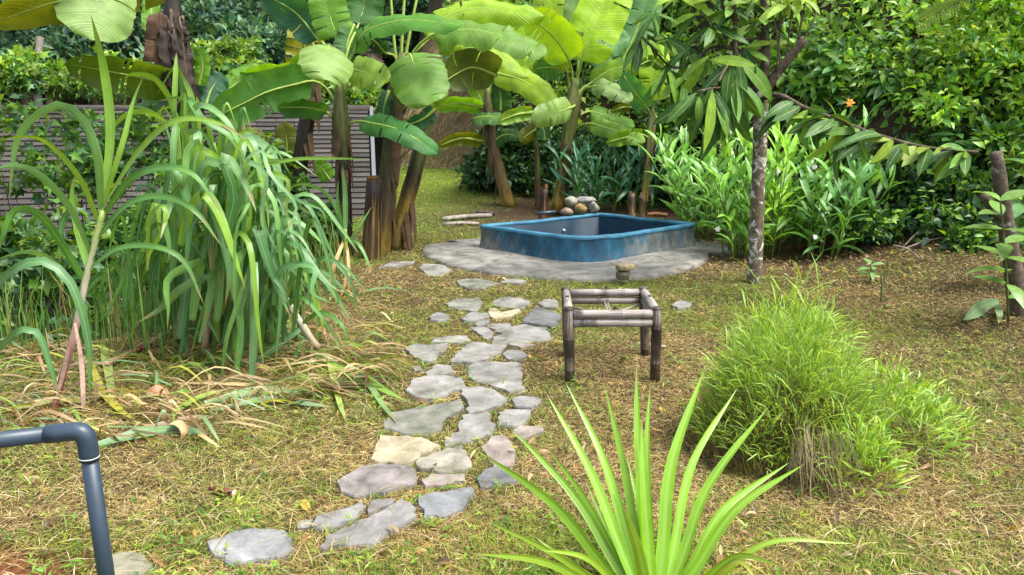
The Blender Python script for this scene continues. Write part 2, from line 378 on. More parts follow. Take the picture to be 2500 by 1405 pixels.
M['flower'] = objmat('petals', .6, 20, (.8, .8, .8), (1.15, 1.1, 1.1), .1, .002)

# ------------------------------------------------------------------ ground
def axis(a, b, fa, fb, step, far):
    mid = np.arange(fa, fb + 1e-6, step); lo = []; hi = []; s = step; q = fa
    while q > a: s = min(s * 1.25, far); q -= s; lo.append(q)
    s = step; q = fb
    while q < b: s = min(s * 1.25, far); q += s; hi.append(q)
    return np.r_[lo[::-1], mid, hi]
def region_col(x, y):
    """colour of the dead thatch and of the green shoots at a place"""
    n = noise2(x, y, 1.25, 21); n2 = noise2(x, y, 3.4, 5)
    return n, n2
gx = axis(-70, 70, -5.5, 7, .12, 4); gy = axis(-8, 95, .8, 17, .12, 4)
X, Y = np.meshgrid(gx, gy); Z = gz(X, Y)
pit = inpoly(X, Y, tub_outline(64, .13)); Z = np.where(pit, -1.2, Z)
V = np.stack([X, Y, Z], -1).reshape(-1, 3); nx, ny = len(gx), len(gy)
i0 = (np.arange(ny - 1)[:, None] * nx + np.arange(nx - 1)[None]).ravel()
Fq = np.stack([i0, i0 + 1, i0 + nx + 1, i0 + nx], 1)
u = V[:, 1] - np.interp(V[:, 0], HX, HY)
c = np.tile(np.array([.066, .050, .030]), (len(V), 1))
nn = noise2(V[:, 0], V[:, 1], 1.25, 21)
c = c * (1 - ss(-.1, .8, nn)[:, None] * .4) + np.array([.075, .085, .02]) * ss(-.1, .8, nn)[:, None] * .5
far = ss(10.5, 12.5, V[:, 1]) * ss(-3, -2, V[:, 0]) * (1 - ss(-.2, .4, u)) * ss(.2, -.4, V[:, 0])
c = c * (1 - far[:, None]) + np.array([.12, .15, .03]) * far[:, None]                       # the greener lawn behind
bank = ss(-.1, .5, u) * ss(-3.0, -2.2, V[:, 0]) * ss(.1, -.5, V[:, 0]) * ss(22, 19, V[:, 1])
c = c * (1 - bank[:, None]) + np.array([.23, .175, .09]) * bank[:, None]
wild = np.clip(ss(-.1, .6, u) - bank, 0, 1); wild = np.maximum(wild, ss(-2.5, -3.2, V[:, 0]) * ss(5.2, 6.2, V[:, 1]))
c = c * (1 - wild[:, None]) + np.array([.045, .040, .024]) * wild[:, None]
litter = np.exp(-(((V[:, 0] - 3.4) / 1.9) ** 2 + ((V[:, 1] - 8.6) / 1.2) ** 2)) + np.exp(-(((V[:, 0] - 1.2) / 2.2) ** 2 + ((V[:, 1] - 11.6) / 1.2) ** 2))
litter = np.clip(litter * 1.3, 0, 1)[:, None]; c = c * (1 - litter) + np.array([.068, .048, .032]) * litter   # bare soil and leaf litter
red = np.exp(-(((V[:, 0] + 1.80) / .45) ** 2 + ((V[:, 1] - 2.40) / .22) ** 2))[:, None]; c = c * (1 - red) + np.array([.19, .075, .035]) * red
ground = fastmesh('ground', V, Fq, c, M['ground'], None, True); tag(ground, kind='structure')

# ------------------------------------------------------------------ concrete apron round the tub
SLAB_PX = [(1028, 620), (1040, 604), (1085, 594), (1140, 591)]
front = [(1730, 622), (1706, 652), (1650, 670), (1590, 682), (1500, 690), (1400, 688), (1300, 682), (1200, 673), (1130, 661), (1070, 645), (1036, 630)]
sl_pts = [G(*q)[:2] for q in front] + [G(*q)[:2] for q in SLAB_PX] + [np.array(q) for q in ((-.55, 9.25), (.2, 9.8), (.95, 10.3), (1.3, 10.3), (2.0, 9.7), (2.55, 9.05), (2.5, 8.6))]
sl_pts = np.array(sl_pts)
th = np.arctan2(*(sl_pts - TC).T[::-1]); o_ = np.argsort(th); ths = th[o_]; rs = np.linalg.norm(sl_pts - TC, axis=1)[o_]
inn = tub_outline(120, -.05); tin = np.arctan2(*(inn - TC).T[::-1])
rout = np.interp(tin, np.r_[ths - 2 * math.pi, ths, ths + 2 * math.pi], np.r_[rs, rs, rs]) * (1 + .012 * noise2(tin * 3, tin * 2, 2.2, 4))
rin = np.linalg.norm(inn - TC, axis=1); dirn = (inn - TC) / rin[:, None]
SLAB_POLY = TC + dirn * rout[:, None]
b = MB(); Vv = []; K = 120
rings = [(0, .045), (.5, .05), (.9, .045), (.985, .035), (1.0, .018), (1.0, -.12)]
for fr, zz in rings:
    p = TC + dirn * (rin + (rout - rin) * fr)[:, None]
    Vv.append(np.c_[p, np.array([g1(*q) for q in p]) * (1 if fr else 1) + zz + .008 * noise2(p[:, 0], p[:, 1], 4, 6)])
b.add(np.vstack(Vv), [(r_ * K + k, (r_ + 1) * K + k, (r_ + 1) * K + (k + 1) % K, r_ * K + (k + 1) % K) for r_ in range(len(rings) - 1) for k in range(K)])
tag(b.build('concrete_pavement', M['concrete']), kind='structure')

# ------------------------------------------------------------------ flagstone path
A2 = lambda q: (880 + q[0] * .3132, 620 + q[1] * .3132)
A3 = lambda q: (480 + q[0] * .36, 980 + q[1] * .36)
gry = (.205, .20, .188); lil = (.198, .190, .186); tan_ = (.32, .28, .19); pnk = (.245, .21, .19); drk = (.135, .138, .142); grn = (.175, .177, .15)
ST2 = [([(150,120),(250,75),(420,65),(400,85),(270,115)], gry), ([(460,130),(500,105),(640,115),(710,140),(610,175),(530,170)], gry),
 ([(755,225),(830,200),(920,205),(1070,240),(950,285),(840,285),(775,260)], grn), ([(1095,240),(1150,215),(1230,220),(1290,235),(1240,250)], gry),
 ([(670,410),(750,370),(930,362),(945,395),(900,470),(800,455),(690,435)], grn), ([(1020,400),(1090,355),(1180,360),(1325,385),(1260,440),(1100,425)], gry),
 ([(1390,410),(1440,372),(1530,380),(1540,410),(1530,440),(1430,435)], gry), ([(535,510),(600,470),(690,490),(680,530),(600,545),(545,540)], lil),
 ([(790,525),(870,475),(990,485),(1000,510),(880,550),(830,555)], lil), ([(1000,450),(1050,440),(1080,480),(1230,445),(1245,465),(1160,505),(1060,525),(1010,500)], tan_),
 ([(885,572),(905,556),(1000,538),(1008,552),(975,582),(910,584)], lil), ([(1270,560),(1330,500),(1380,462),(1560,520),(1510,600),(1270,570)], drk),
 ([(855,600),(960,592),(1035,632),(985,690),(930,650)], lil), ([(1000,594),(1030,569),(1170,572),(1180,592),(1270,578),(1440,608),(1480,680),(1370,695),(1130,715),(1030,708),(1034,664),(1116,640),(1066,628)], gry),
 ([(560,705),(580,680),(750,655),(830,660),(850,685),(760,710)], gry), ([(355,770),(450,735),(520,745),(680,725),(650,775),(560,865),(480,855),(390,810)], gry),
 ([(720,870),(760,800),(830,735),(880,710),(1010,726),(1135,722),(1090,790),(1000,840),(880,875)], gry), ([(1150,728),(1200,718),(1360,727),(1250,755)], pnk),
 ([(1115,810),(1150,785),(1260,790),(1300,820),(1240,850),(1150,845)], lil), ([(510,945),(600,890),(700,900),(730,945),(600,970),(530,975)], gry),
 ([(400,900),(450,895),(495,930),(420,930)], gry), ([(845,920),(890,870),(1060,865),(1220,870),(1250,900),(1245,1008),(1050,1022),(910,1016),(860,980)], gry),
 ([(365,1105),(420,1020),(560,982),(700,987),(760,987),(820,1070),(720,1085),(630,1140),(520,1160),(400,1130)], gry), ([(1010,1048),(1080,1032),(1230,1022),(1275,1080),(1160,1110),(1120,1085)], gry),
 ([(790,1130),(810,1080),(930,1065),(1010,1085),(1115,1145),(1110,1190),(960,1250),(850,1270),(840,1180)], gry), ([(1180,1160),(1240,1130),(1370,1150),(1395,1200),(1330,1232),(1215,1222)], lil),
 ([(1080,1265),(1130,1240),(1322,1246),(1310,1310),(1250,1360),(1080,1365)], gry)]
ST3 = [([(1280,195),(1330,110),(1600,60),(1780,20),(1800,70),(1680,150),(1650,210),(1560,240),(1430,245),(1330,215)], grn), ([(1690,300),(1780,210),(1800,130),(1960,105),(2020,190),(2000,235),(1900,280),(1770,300),(1700,325)], gry),
 ([(2140,240),(2200,195),(2330,200),(2350,225),(2200,285)], pnk), ([(1190,420),(1220,340),(1250,275),(1430,275),(1520,290),(1640,340),(1500,410),(1400,448),(1250,446)], tan_),
 ([(1495,440),(1600,385),(1800,340),(1860,460),(1800,495),(1620,503),(1530,480)], (.28,.265,.215)), ([(1935,330),(2000,270),(2080,262),(2150,340),(2150,440),(2020,460),(1980,400)], pnk),
 ([(965,580),(1120,480),(1250,458),(1450,480),(1470,580),(1280,640),(1080,675),(990,640)], (.21,.19,.185)), ([(1530,560),(1600,514),(1810,514),(1815,570),(1560,605)], pnk),
 ([(1910,540),(1960,490),(2080,470),(2170,570),(1930,610)], drk), ([(1510,690),(1620,660),(1860,620),(1870,660),(1800,760),(1680,810),(1550,805),(1515,740)], (.16,.167,.178)),
 ([(1180,700),(1340,690),(1335,722),(1240,762),(1170,800)], lil), ([(785,880),(825,800),(1000,760),(1110,715),(1140,750),(1040,860),(870,890)], lil),
 ([(685,885),(700,845),(790,830),(770,885)], gry), ([(850,1010),(890,950),(1060,880),(1170,830),(1380,715),(1470,770),(1480,830),(1290,940),(1200,1005),(960,1005),(880,1030)], lil),
 ([(85,995),(200,960),(290,920),(430,905),(590,920),(655,1040),(600,1080),(420,1110),(230,1140),(210,1090),(110,1050)], (.21,.215,.22))]
stones = [([A2(p) for p in q], c_) for q, c_ in ST2] + [([A3(p) for p in q], c_) for q, c_ in ST3]
stones += [([(1640, 752), (1660, 742), (1688, 746), (1680, 758), (1655, 760)], gry), ([(255, 1430), (275, 1372), (310, 1362), (352, 1368), (372, 1392), (330, 1430)], (.20, .19, .14))]
path = empty('path', G(1130, 950), kind='structure'); STONE_POLY = []
for k, (poly, c_) in enumerate(stones):
    pts = np.array([G(*p)[:2] for p in poly]); cen = pts.mean(0); pts = cen + (pts - cen) * 1.06
    a = sum(pts[i - 1][0] * pts[i][1] - pts[i][0] * pts[i - 1][1] for i in range(len(pts)))
    if a < 0: pts = pts[::-1]
    fine = []                                                       # chipped outline
    for i in range(len(pts)):
        p, q = pts[i], pts[(i + 1) % len(pts)]; L = np.linalg.norm(q - p); n_ = max(2, int(L / .035))
        for j in range(n_):
            w_ = p + (q - p) * j / n_; off = .007 * rng.normal() if j else 0
            nrm_ = np.array([(q - p)[1], -(q - p)[0]]) / (L + 1e-9); fine.append(w_ + nrm_ * off)
    fine = np.array(fine); STONE_POLY.append(pts)
    hgt = .045 if k == 11 else rng.uniform(.018, .028); n_ = len(fine)
    tilt = rng.normal(size=2) * .02
    b = MB(); rows = []
    for sh, zz in ((1, -.03), (1, hgt - .008), (.975, hgt)):
        q = cen + (fine - cen) * sh
        base_z = g1(*cen) + (q - cen) @ tilt
        rows.append(np.c_[q, base_z + zz + (.0008 * rng.normal(size=n_) if zz > 0 else 0)])
    mid = cen + (fine - cen) * .5; rows.append(np.c_[mid, g1(*cen) + (mid - cen) @ tilt + hgt + .0008 * rng.normal(size=n_)])
    rows.append(np.array([[cen[0], cen[1], g1(*cen) + hgt]]))
    f = [(r_ * n_ + i, r_ * n_ + (i + 1) % n_, (r_ + 1) * n_ + (i + 1) % n_, (r_ + 1) * n_ + i) for r_ in range(3) for i in range(n_)]
    f += [(3 * n_ + i, 3 * n_ + (i + 1) % n_, 4 * n_) for i in range(n_)]
    b.add(np.vstack(rows), f)
    b.build('flagstone', M['stone'], path, False, tuple(np.array(c_) * rng.uniform(.9, 1.12)))

# ------------------------------------------------------------------ blue plunge tub
tub = empty('plunge_tub', (*TC, 0.0), 'low square plunge tub with worn blue paint on a concrete apron', 'tub')
K = 160; HT = .30
outl = tub_outline(K, 0); inl = tub_outline(K, -.065)
def tz(p): return HT + .012 * noise2(p[:, 0], p[:, 1], 2.5, 8)
def loft(rings, cols=None):
    b = MB(); V_ = np.vstack(rings); n_ = len(rings[0])
    f = [(r_ * n_ + k, r_ * n_ + (k + 1) % n_, (r_ + 1) * n_ + (k + 1) % n_, (r_ + 1) * n_ + k) for r_ in range(len(rings) - 1) for k in range(n_)]
    b.add(V_, f, None, None if cols is None else np.vstack(cols)); return b
def ring(p, z): return np.c_[p, np.broadcast_to(z, (len(p),))]
flare = tub_outline(K, .035)
# how far the paint has gone: bare towards the outer corners, blue at the near corner
dN = np.linalg.norm(outl - TUB[1], axis=1); dL = np.linalg.norm(outl - TUB[0], axis=1); dR = np.linalg.norm(outl - TUB[2], axis=1)
bare = -.07 + .22 * ss(.55, .1, dL) + .22 * ss(1.6, .6, dR) - .16 * ss(.7, 0, dN)
cz = lambda a: np.c_[bare + a, bare * 0, bare * 0]
loft([ring(flare, .0), ring(tub_outline(K, .012), .08), ring(outl, .16), ring(outl, tz(outl) - .02)], [cz(.05), cz(.06), cz(0), cz(-.08)]).build('outer_wall', M['tub_out'], tub)
o1 = tub_outline(K, .008); i1 = tub_outline(K, -.072)
loft([ring(o1, tz(o1) - .028 - .012 * np.abs(noise2(o1[:, 0], o1[:, 1], 5, 2))), ring(o1, tz(o1) - .008), ring(tub_outline(K, .0), tz(outl)), ring(tub_outline(K, -.064), tz(inl)), ring(i1, tz(i1) - .01), ring(i1, tz(i1) - .03), ring(inl, tz(inl) - .04)]).build('rim', M['rim'], tub)
# inside: dark blue, sky glare painted pale on the far-left wall, plus trickle stains
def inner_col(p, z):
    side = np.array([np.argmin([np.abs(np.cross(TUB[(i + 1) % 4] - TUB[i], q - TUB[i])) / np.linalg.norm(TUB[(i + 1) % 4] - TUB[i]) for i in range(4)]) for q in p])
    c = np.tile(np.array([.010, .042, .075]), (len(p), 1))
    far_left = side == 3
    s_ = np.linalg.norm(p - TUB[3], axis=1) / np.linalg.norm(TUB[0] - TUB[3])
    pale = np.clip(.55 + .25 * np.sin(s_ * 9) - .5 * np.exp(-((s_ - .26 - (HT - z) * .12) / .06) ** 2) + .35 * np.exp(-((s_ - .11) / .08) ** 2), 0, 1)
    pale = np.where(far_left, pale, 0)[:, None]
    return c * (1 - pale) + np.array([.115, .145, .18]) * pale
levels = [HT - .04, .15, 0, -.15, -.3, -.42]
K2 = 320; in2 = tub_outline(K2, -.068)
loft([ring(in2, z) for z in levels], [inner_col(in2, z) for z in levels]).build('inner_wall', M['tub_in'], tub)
b = MB(); fl = tub_outline(80, -.08); b.add(np.r_[ring(fl, -.42), [[*TC, -.42]]], [(i, (i + 1) % 80, 80) for i in range(80)], None, (.012, .04, .07)); b.build('floor', M['tub_in'], tub)
# jets and fittings on the far walls
nl = unit(np.array([-(TUB[0] - TUB[3])[1], (TUB[0] - TUB[3])[0]])); nl = nl if np.dot(TC - TUB[3], nl) > 0 else -nl
nr = unit(np.array([-(TUB[2] - TUB[3])[1], (TUB[2] - TUB[3])[0]])); nr = nr if np.dot(TC - TUB[3], nr) > 0 else -nr
for s_, z, rad, kind in ((.73, .12, .014, 'w'), (.55, .14, .014, 'w'), (.34, .14, .016, 'w'), (.60, .05, .03, 'd'), (.43, .06, .03, 'd')):
    p = TUB[3] + (TUB[0] - TUB[3]) * s_ + nl * .072; q = np.array([*p, z]); d_ = np.array([*nl, 0])
    b = MB()
    if kind == 'w': b.tube([q - d_ * .01, q + d_ * .012, q + d_ * .02], [rad, rad, rad * .5], 10); b.build('jet_nozzle', M['white'], tub)
    else:
        a_ = np.linspace(0, 2 * math.pi, 17); e1 = np.array([*unit(TUB[0] - TUB[3]), 0])
        b.tube([q + d_ * .012 + rad * (math.cos(v) * e1 + math.sin(v) * np.array([0, 0, 1])) for v in a_], .009, 6, False); b.build('drain_ring', M['dark'], tub)
p = TUB[3] + (TUB[2] - TUB[3]) * .32 + nr * .072
b = MB(); b.tube([np.array([*p, .08]) - .01 * np.array([*nr, 0]), np.array([*p, .08]) + .015 * np.array([*nr, 0])], .015, 10); b.build('jet_nozzle', M['white'], tub)

def rock(name, c, r_, col, label, cat='rock', group=None, seed=0, mat='rock', block=0.0):
    rr = np.random.default_rng(seed + 50); nU, nV = 14, 9; V_ = []; axes = unit(rr.normal(size=(6, 3))); cut = rr.uniform(.62, .9, 6)
    for j in range(nV + 1):
        ph = math.pi * j / nV
        for i in range(nU):
            t_ = 2 * math.pi * i / nU; d = np.array([math.sin(ph) * math.cos(t_), math.sin(ph) * math.sin(t_), math.cos(ph)])
            q = d / np.max(np.abs(d)) * .72 if block and rr.uniform() < 2 else d
            v = d * (1 - block) + q * block
            for a_, c_ in zip(axes, cut):
                k = np.dot(v, a_)
                if k > c_: v = v - a_ * (k - c_)
            V_.append(v * (1 + .02 * rr.normal()))
    V_ = np.array(V_) * np.array(r_); ang = rr.uniform(0, 3.14) if not block else block * .5
    V_ = V_ @ np.array([[math.cos(ang), math.sin(ang), 0], [-math.sin(ang), math.cos(ang), 0], [0, 0, 1]])
    f = [(j * nU + i, (j + 1) * nU + i, (j + 1) * nU + (i + 1) % nU, j * nU + (i + 1) % nU) for j in range(nV) for i in range(nU)]
    b = MB(); b.add(V_ - np.array([0, 0, V_[:, 2].min()]), f); me = b.mesh(name, M[mat], True); o = link(name, me, None, col)
    o.location = tuple(map(float, c)); return tag(o, label, cat, group)
YR = 9.72; gR = 'rocks heaped on the tub rim'
def onrim(px, Y, dz=0): q = P(px, 525, Y); return (q[0], q[1], HT + .002 + dz)
rock('boulder', onrim(1383, 9.62), (.11, .08, .052), (.27, .205, .15), 'oblong pinkish brown boulder on the back rim of the blue tub', 'rock', gR, 3)
rock('boulder', onrim(1418, 9.70), (.085, .075, .07), (.27, .20, .08), 'yellow mossy boulder wedged in the middle of the rim rocks', 'rock', gR, 4)
rock('boulder', onrim(1450, 9.78), (.085, .07, .075), (.29, .275, .245), 'rounded grey white boulder at the far end of the rim rocks', 'rock', gR, 5)
rock('boulder', onrim(1393, 9.78, .085), (.10, .07, .07), (.31, .30, .25), 'pale upright boulder topping the rim rocks', 'rock', gR, 6)
rock('boulder', onrim(1430, 9.82, .115), (.15, .08, .05), (.29, .275, .28), 'flat lilac grey boulder lying across the rim rocks', 'rock', gR, 7)
rock('boulder', onrim(1408, 9.92, 0), (.15, .10, .085), (.18, .17, .15), 'dark grey boulder behind the yellow one on the tub rim', 'rock', gR, 8)
q = P(1334, 523, 9.5); b = MB(); b.tube([q + np.array([-.12, .02, 0]), q + np.array([.12, .06, .02])], .022, 10)
tag(b.build('pipe_stub', M['pvc']), 'short grey pipe lying beside the rim rocks', 'pipe')
q = G(1522, 683, .05); zt = q[2] + .0
rock('concrete_chunk', (q[0], q[1], zt), (.085, .075, .055), (.20, .18, .12), 'lower brown rubble chunk standing on the concrete apron', 'rubble', 'rubble on the apron', 12, 'rock', .8)
rock('concrete_chunk', (q[0] + .012, q[1] - .005, zt + .088), (.115, .085, .042), (.34, .28, .17), 'flat tan paver chunk lying on the brown rubble', 'rubble', 'rubble on the apron', 13, 'rock', .85)

# ------------------------------------------------------------------ house roof below the terrace
XR = -2.15; XL = -9.2; YE, ZE = 10.6, -.12; YT, ZT = 13.6, 1.52
house = empty('house', (-5.6, 13.6, -2.2), 'house with brown shingle roof half hidden behind cane and vines', 'house')
ed = np.array([0, YT - YE, ZT - ZE]); L_ = np.linalg.norm(ed); ed /= L_; en = np.array([0, -ed[2], ed[1]])
b = MB(); zc = .06
b.add([[XL, YE, ZE], [XR, YE, ZE], [XR, YT, ZT], [XL, YT, ZT], [XL, YT + 3, ZE], [XR, YT + 3, ZE]], [(0, 1, 2, 3), (3, 2, 5, 4)]); b.build('roof_deck', M['dark'], house, False)
b = MB(); b.box((( XL + XR) / 2, 13.6, -1.2), (XR - XL - .7, 4.6, 2.1)); b.build('wall', M['wall'], house, False)
b = MB(); b.tube([[XR - .4, 12.2, -2.2], [XR - .4, 12.2, .6]], .06, 8); b.build('post', M['wall'], house)
roof = MB(); roof.tube([[XL, YT, ZT + .05], [XR + .03, YT, ZT + .05]], .08, 10); roof.build('ridge_cap', M['shingle'], house, True, (.06, .052, .048))
b = MB(); rot = np.array([[1, 0, 0], [0, ed[1], -ed[2]], [0, ed[2], ed[1]]])
mid = np.array([XR + .05, (YE + YT) / 2, (ZE + ZT) / 2]); b.box(mid + en * .03, (.06, L_ + .1, .14), rot); b.build('barge_board', M['barge'], house, False)
rows_ = 24; wS = .62; base = {}
for r_ in range(rows_):
    z0 = r_ * L_ / rows_; x = XR - .005 - (wS * .5 if r_ % 2 else 0)
    k = 0
    if r_ % 2: xs = [(XR - .005 - wS * .25, wS * .5)]
    else: xs = []
    while x > XL + wS: xs.append((x - wS / 2, wS)); x -= wS
    for xc, ww in xs:
        key = ww
        if key not in base:
            bb_ = MB(); bb_.box((0, 0, 0), (ww - .012, L_ / rows_ * 1.3, .034)); base[key] = bb_.mesh('shingle', M['shingle'], False)
        o = link('shingle', base[key], house, tuple(np.array([.050, .045, .039]) * rng.uniform(.6, 1.4) * (1, 1 + rng.uniform(-.03, .05), 1)))
        c_ = np.array([xc, YE, ZE]) + ed * (z0 + L_ / rows_ * .5) + en * (.045 + rng.uniform(0, .004))
        o.location = tuple(c_ - ORG[house.name]); a_ = math.atan2(ed[2], ed[1]) - R(11)
        o.rotation_euler = (a_ + rng.normal() * .012, rng.normal() * .006, rng.normal() * .006)
house.location.x -= .35; house.rotation_euler.z = R(10)

# ------------------------------------------------------------------ bamboo stool frame
fl_, fr_, br_ = G(1391, 934), G(1599, 932), G(1576, 868)
bl_ = fl_ + (br_ - fr_)
feet = [fl_, fr_, br_, bl_]; topx = [(1389, 760), (1604, 760), (1571, 700), (1382, 703)]
tops = [P(px, py, ft[1]) for (px, py), ft in zip(topx, feet)]
hz = np.mean([q[2] for q in tops]); 
for q in tops: q[2] = .75 * hz + .25 * q[2]
stool = empty('bamboo_stool', np.mean(feet, 0) * [1, 1, 0], 'weathered bamboo stool frame without a seat beside the stone path', 'stool')
def culm(a, b_, r_, nodes, name='rail', sides=12, end=True):
    a, b_ = np.asarray(a), np.asarray(b_); ts = [0.0]; rs_ = [r_]
    for n_ in nodes: ts += [n_ - .02, n_ - .006, n_, n_ + .006, n_ + .02]; rs_ += [r_, r_ * 1.07, r_ * 1.10, r_ * 1.05, r_]
    ts.append(1.0); rs_.append(r_ * .97); ts = np.array(ts)[:, None]
    q = MB(); q.tube(a + (b_ - a) * ts, rs_, sides); o = q.build(name, M['bamboo' if name == 'leg' else 'bamboo_rail'], stool); return o
legr = .031
for ft, tp, nd in zip(feet, tops, ((.22, .62), (.3, .75), (.15, .55), (.4, .8))):
    lg = culm(ft - np.array([0, 0, .02]), tp, legr, nd, 'leg')
    d_ = unit(tp - ft); q = MB(); q.tube([tp - d_ * .004, tp + d_ * .010, tp + d_ * .014], [legr * .98, legr * .9, legr * .6], 12); q.build('node_cap', M['bamboo'], lg)
up = np.array([0, 0, 1.0])
def rail(i, j, drop, r_, nodes, inset=.028):
    a, b_ = tops[i], tops[j]; d_ = unit(b_ - a); return culm(a + d_ * inset - up * drop, b_ - d_ * inset - up * drop, r_, nodes)
rail(0, 1, .030, .026, (.12, .62, .9)); rail(0, 1, .083, .026, (.3, .7))
rail(3, 2, .026, .025, (.35, .8)); rail(3, 2, .077, .024, (.55,))
rail(0, 3, .016, .026, (.45,)); rail(1, 2, .016, .026, (.4, .85)); rail(0, 3, .070, .022, (.6,)); rail(1, 2, .070, .022, (.5,))
a = (tops[0] + tops[1]) / 2 - up * .10; c_ = (tops[2] + tops[3]) / 2 - up * .085
culm(a, c_, .008, (), 'cross_rod', 8); culm(a + [.018, 0, 0], c_ + [.018, 0, 0], .007, (), 'cross_rod', 8)
culm(tops[0] - up * .118 + [.02, .02, 0], tops[2] - up * .10, .009, (), 'cross_rod', 8)
culm(tops[1] - up * .115 + [-.02, .02, 0], tops[3] - up * .11, .008, (), 'cross_rod', 8)
for i, j in ((0, 1), (3, 2), (1, 2), (0, 3)):                    # pegs
    q = MB(); p = (tops[i] * .48 + tops[j] * .52) + up * .004; q.tube([p, p + up * .012], .009, 8); q.build('peg', M['dark'], stool)

# ------------------------------------------------------------------ grey pipe with elbow
Yp = 2.12; r_ = .0237
top = P(216, 1100, Yp); foot = np.array([top[0] + .006, top[1], g1(top[0], top[1])])
pipe = empty('water_pipe', foot, 'grey plastic water pipe rising from the soil and bending away at an elbow', 'pipe')
b = MB(); b.tube([foot - up * .05, top + up * .01], r_, 24); b.build('upright_pipe', M['pvc'], pipe)
e0 = top - up * .01; lv = P(-320, 1112, Yp - .05); cn = np.array([top[0], top[1], P(205, 1050, Yp)[2]]); dl = unit(lv - cn)
pts = crom([e0 + up * .0, e0 + up * .028, cn + (up * -.012 + dl * .016), cn + dl * .045, cn + dl * .085], 14)
pts = np.array([e0 * (1 - t) ** 3 + 3 * (cn) * t * (1 - t) ** 2 * 1 + 3 * cn * t * t * (1 - t) + (cn + dl * .075) * t ** 3 for t in np.linspace(0, 1, 16)])
b = MB(); b.tube(np.vstack([e0 - up * .02, pts, cn + dl * .11]), r_ * 1.16, 24); el = b.build('elbow', M['pvc'], pipe)
b = MB(); b.tube([e0 - up * .012, e0 - up * .009], r_ * 1.19, 24); b.build('joint_line', M['white'], el)
b = MB(); b.tube([cn + dl * .07, lv], r_, 24); b.build('side_pipe', M['pvc'], pipe)

# ------------------------------------------------------------------ leaves along a line of sight-placed midrib
def frame(pts, roll, centre=CAM):
    """side and normal along a midrib; roll 0 turns the leaf face squarely to the camera"""
    T = unit(np.gradient(pts, axis=0)); Vw = unit(pts - centre)
    perp = unit(np.cross(T, Vw)); dep = unit(Vw - T * (T * Vw).sum(1, keepdims=True))
    r_ = R(roll) if np.isscalar(roll) else np.radians(roll)
    r_ = np.broadcast_to(r_, (len(pts),))[:, None]
    side = np.cos(r_) * perp + np.sin(r_) * dep; nrm = unit(np.cross(T, side))
    flip = np.where(nrm[:, 2:3].mean() < -.05, -1.0, 1.0)
    return side, nrm * flip
def pts3(pp, Y):
    return np.array([P(q[0], q[1], Y + (q[2] if len(q) > 2 else 0)) for q in pp])
def banana_leaf(plant, pp, Y, wpx, col, roll=0, droop=.25, wave=.02, tears=(), pet=None, ribcol=(.24, .34, .06), prof=.55, dead=False):
    pts = crom(pts3(pp, Y), 26); depth = np.mean(pts[:, 1]) * 1.0
    side, nrm = frame(pts, roll)
    hw = wpx * depth / F / 2 / max(math.cos(R(roll)), .4)
    ts = np.linspace(0, 1, 26)
    tears = list(tears) + list(rng.uniform(.15, .92, rng.integers(0, 4))); rows = sorted(set([round(v, 4) for v in ts] + [round(v + e, 4) for v in tears for e in (-.009, .009)]))
    rows = np.array(rows); itp = lambda A: np.stack([np.interp(rows, ts, A[:, k]) for k in range(3)], 1)
    C, S, Nn = itp(pts), itp(side), itp(nrm)
    w_ = hw * np.where(rows < .5, np.clip(1 - np.abs(2 * rows - 1) ** 7, 0, 1) ** .5, np.clip(1 - np.abs(2 * rows - 1) ** 3.4, 0, 1) ** prof); w_ *= 1 - .10 * rows
    us = np.array([-1, -.8, -.55, -.28, -.05, .05, .28, .55, .8, 1]); ph = rng.uniform(0, 6.28, 2); V_ = []; tc = []
    lobe = np.zeros(len(rows))
    for v in tears: lobe += (rows > v) * rng.uniform(-1, 1) * .5
    rag = 1 + .02 * rng.normal(size=(2, len(rows)))
    for i in range(len(rows)):
        for u_ in us:
            a = abs(u_); k = 0 if u_ < 0 else 1
            off = -droop * a * a * w_[i] + w_[i] * .12 * a * (1 - a) * 2 + wave * a * a * (math.sin(rows[i] * 17 + ph[k]) + .6 * math.sin(rows[i] * 39 + ph[1 - k]) + lobe[i] * 1.5)
            V_.append(C[i] + S[i] * u_ * w_[i] * rag[k, i] + Nn[i] * off); tc.append((rows[i], u_, ph[0]))
    nU = len(us); f = []
    for i in range(len(rows) - 1):
        t0 = (rows[i] + rows[i + 1]) / 2; gap = any(abs(t0 - v) < .006 for v in tears)
        for k in range(nU - 1):
            if gap and abs(us[k] + us[k + 1]) / 2 > .3: continue
            f.append((i * nU + k, i * nU + k + 1, (i + 1) * nU + k + 1, (i + 1) * nU + k))
    b = MB(); b.add(V_, f, tc); lf = b.build('leaf', M['dry'] if dead else M['banana'], plant, True, col)
    base = [] if pet is None else [P(q[0], q[1], Y + (q[2] if len(q) > 2 else 0)) for q in pet]
    line = crom(np.vstack([base + [pts[0]], pts[4::4]]) if base else pts[::4], 20)
    nb = 12.0 / 1900 * depth * .36
    rad = np.linspace(nb, nb * .22, 20); b = MB(); b.tube(line - Nn[0] * nb * .3, rad, 7, True, np.array((.10, .07, .045) if dead else ribcol)); b.build('midrib', M['stalk'], lf)
    return lf
def setcol(b, c):  # recolour a MB's points
    b.c = [np.broadcast_to(np.asarray(c, float), q.shape) for q in b.c]
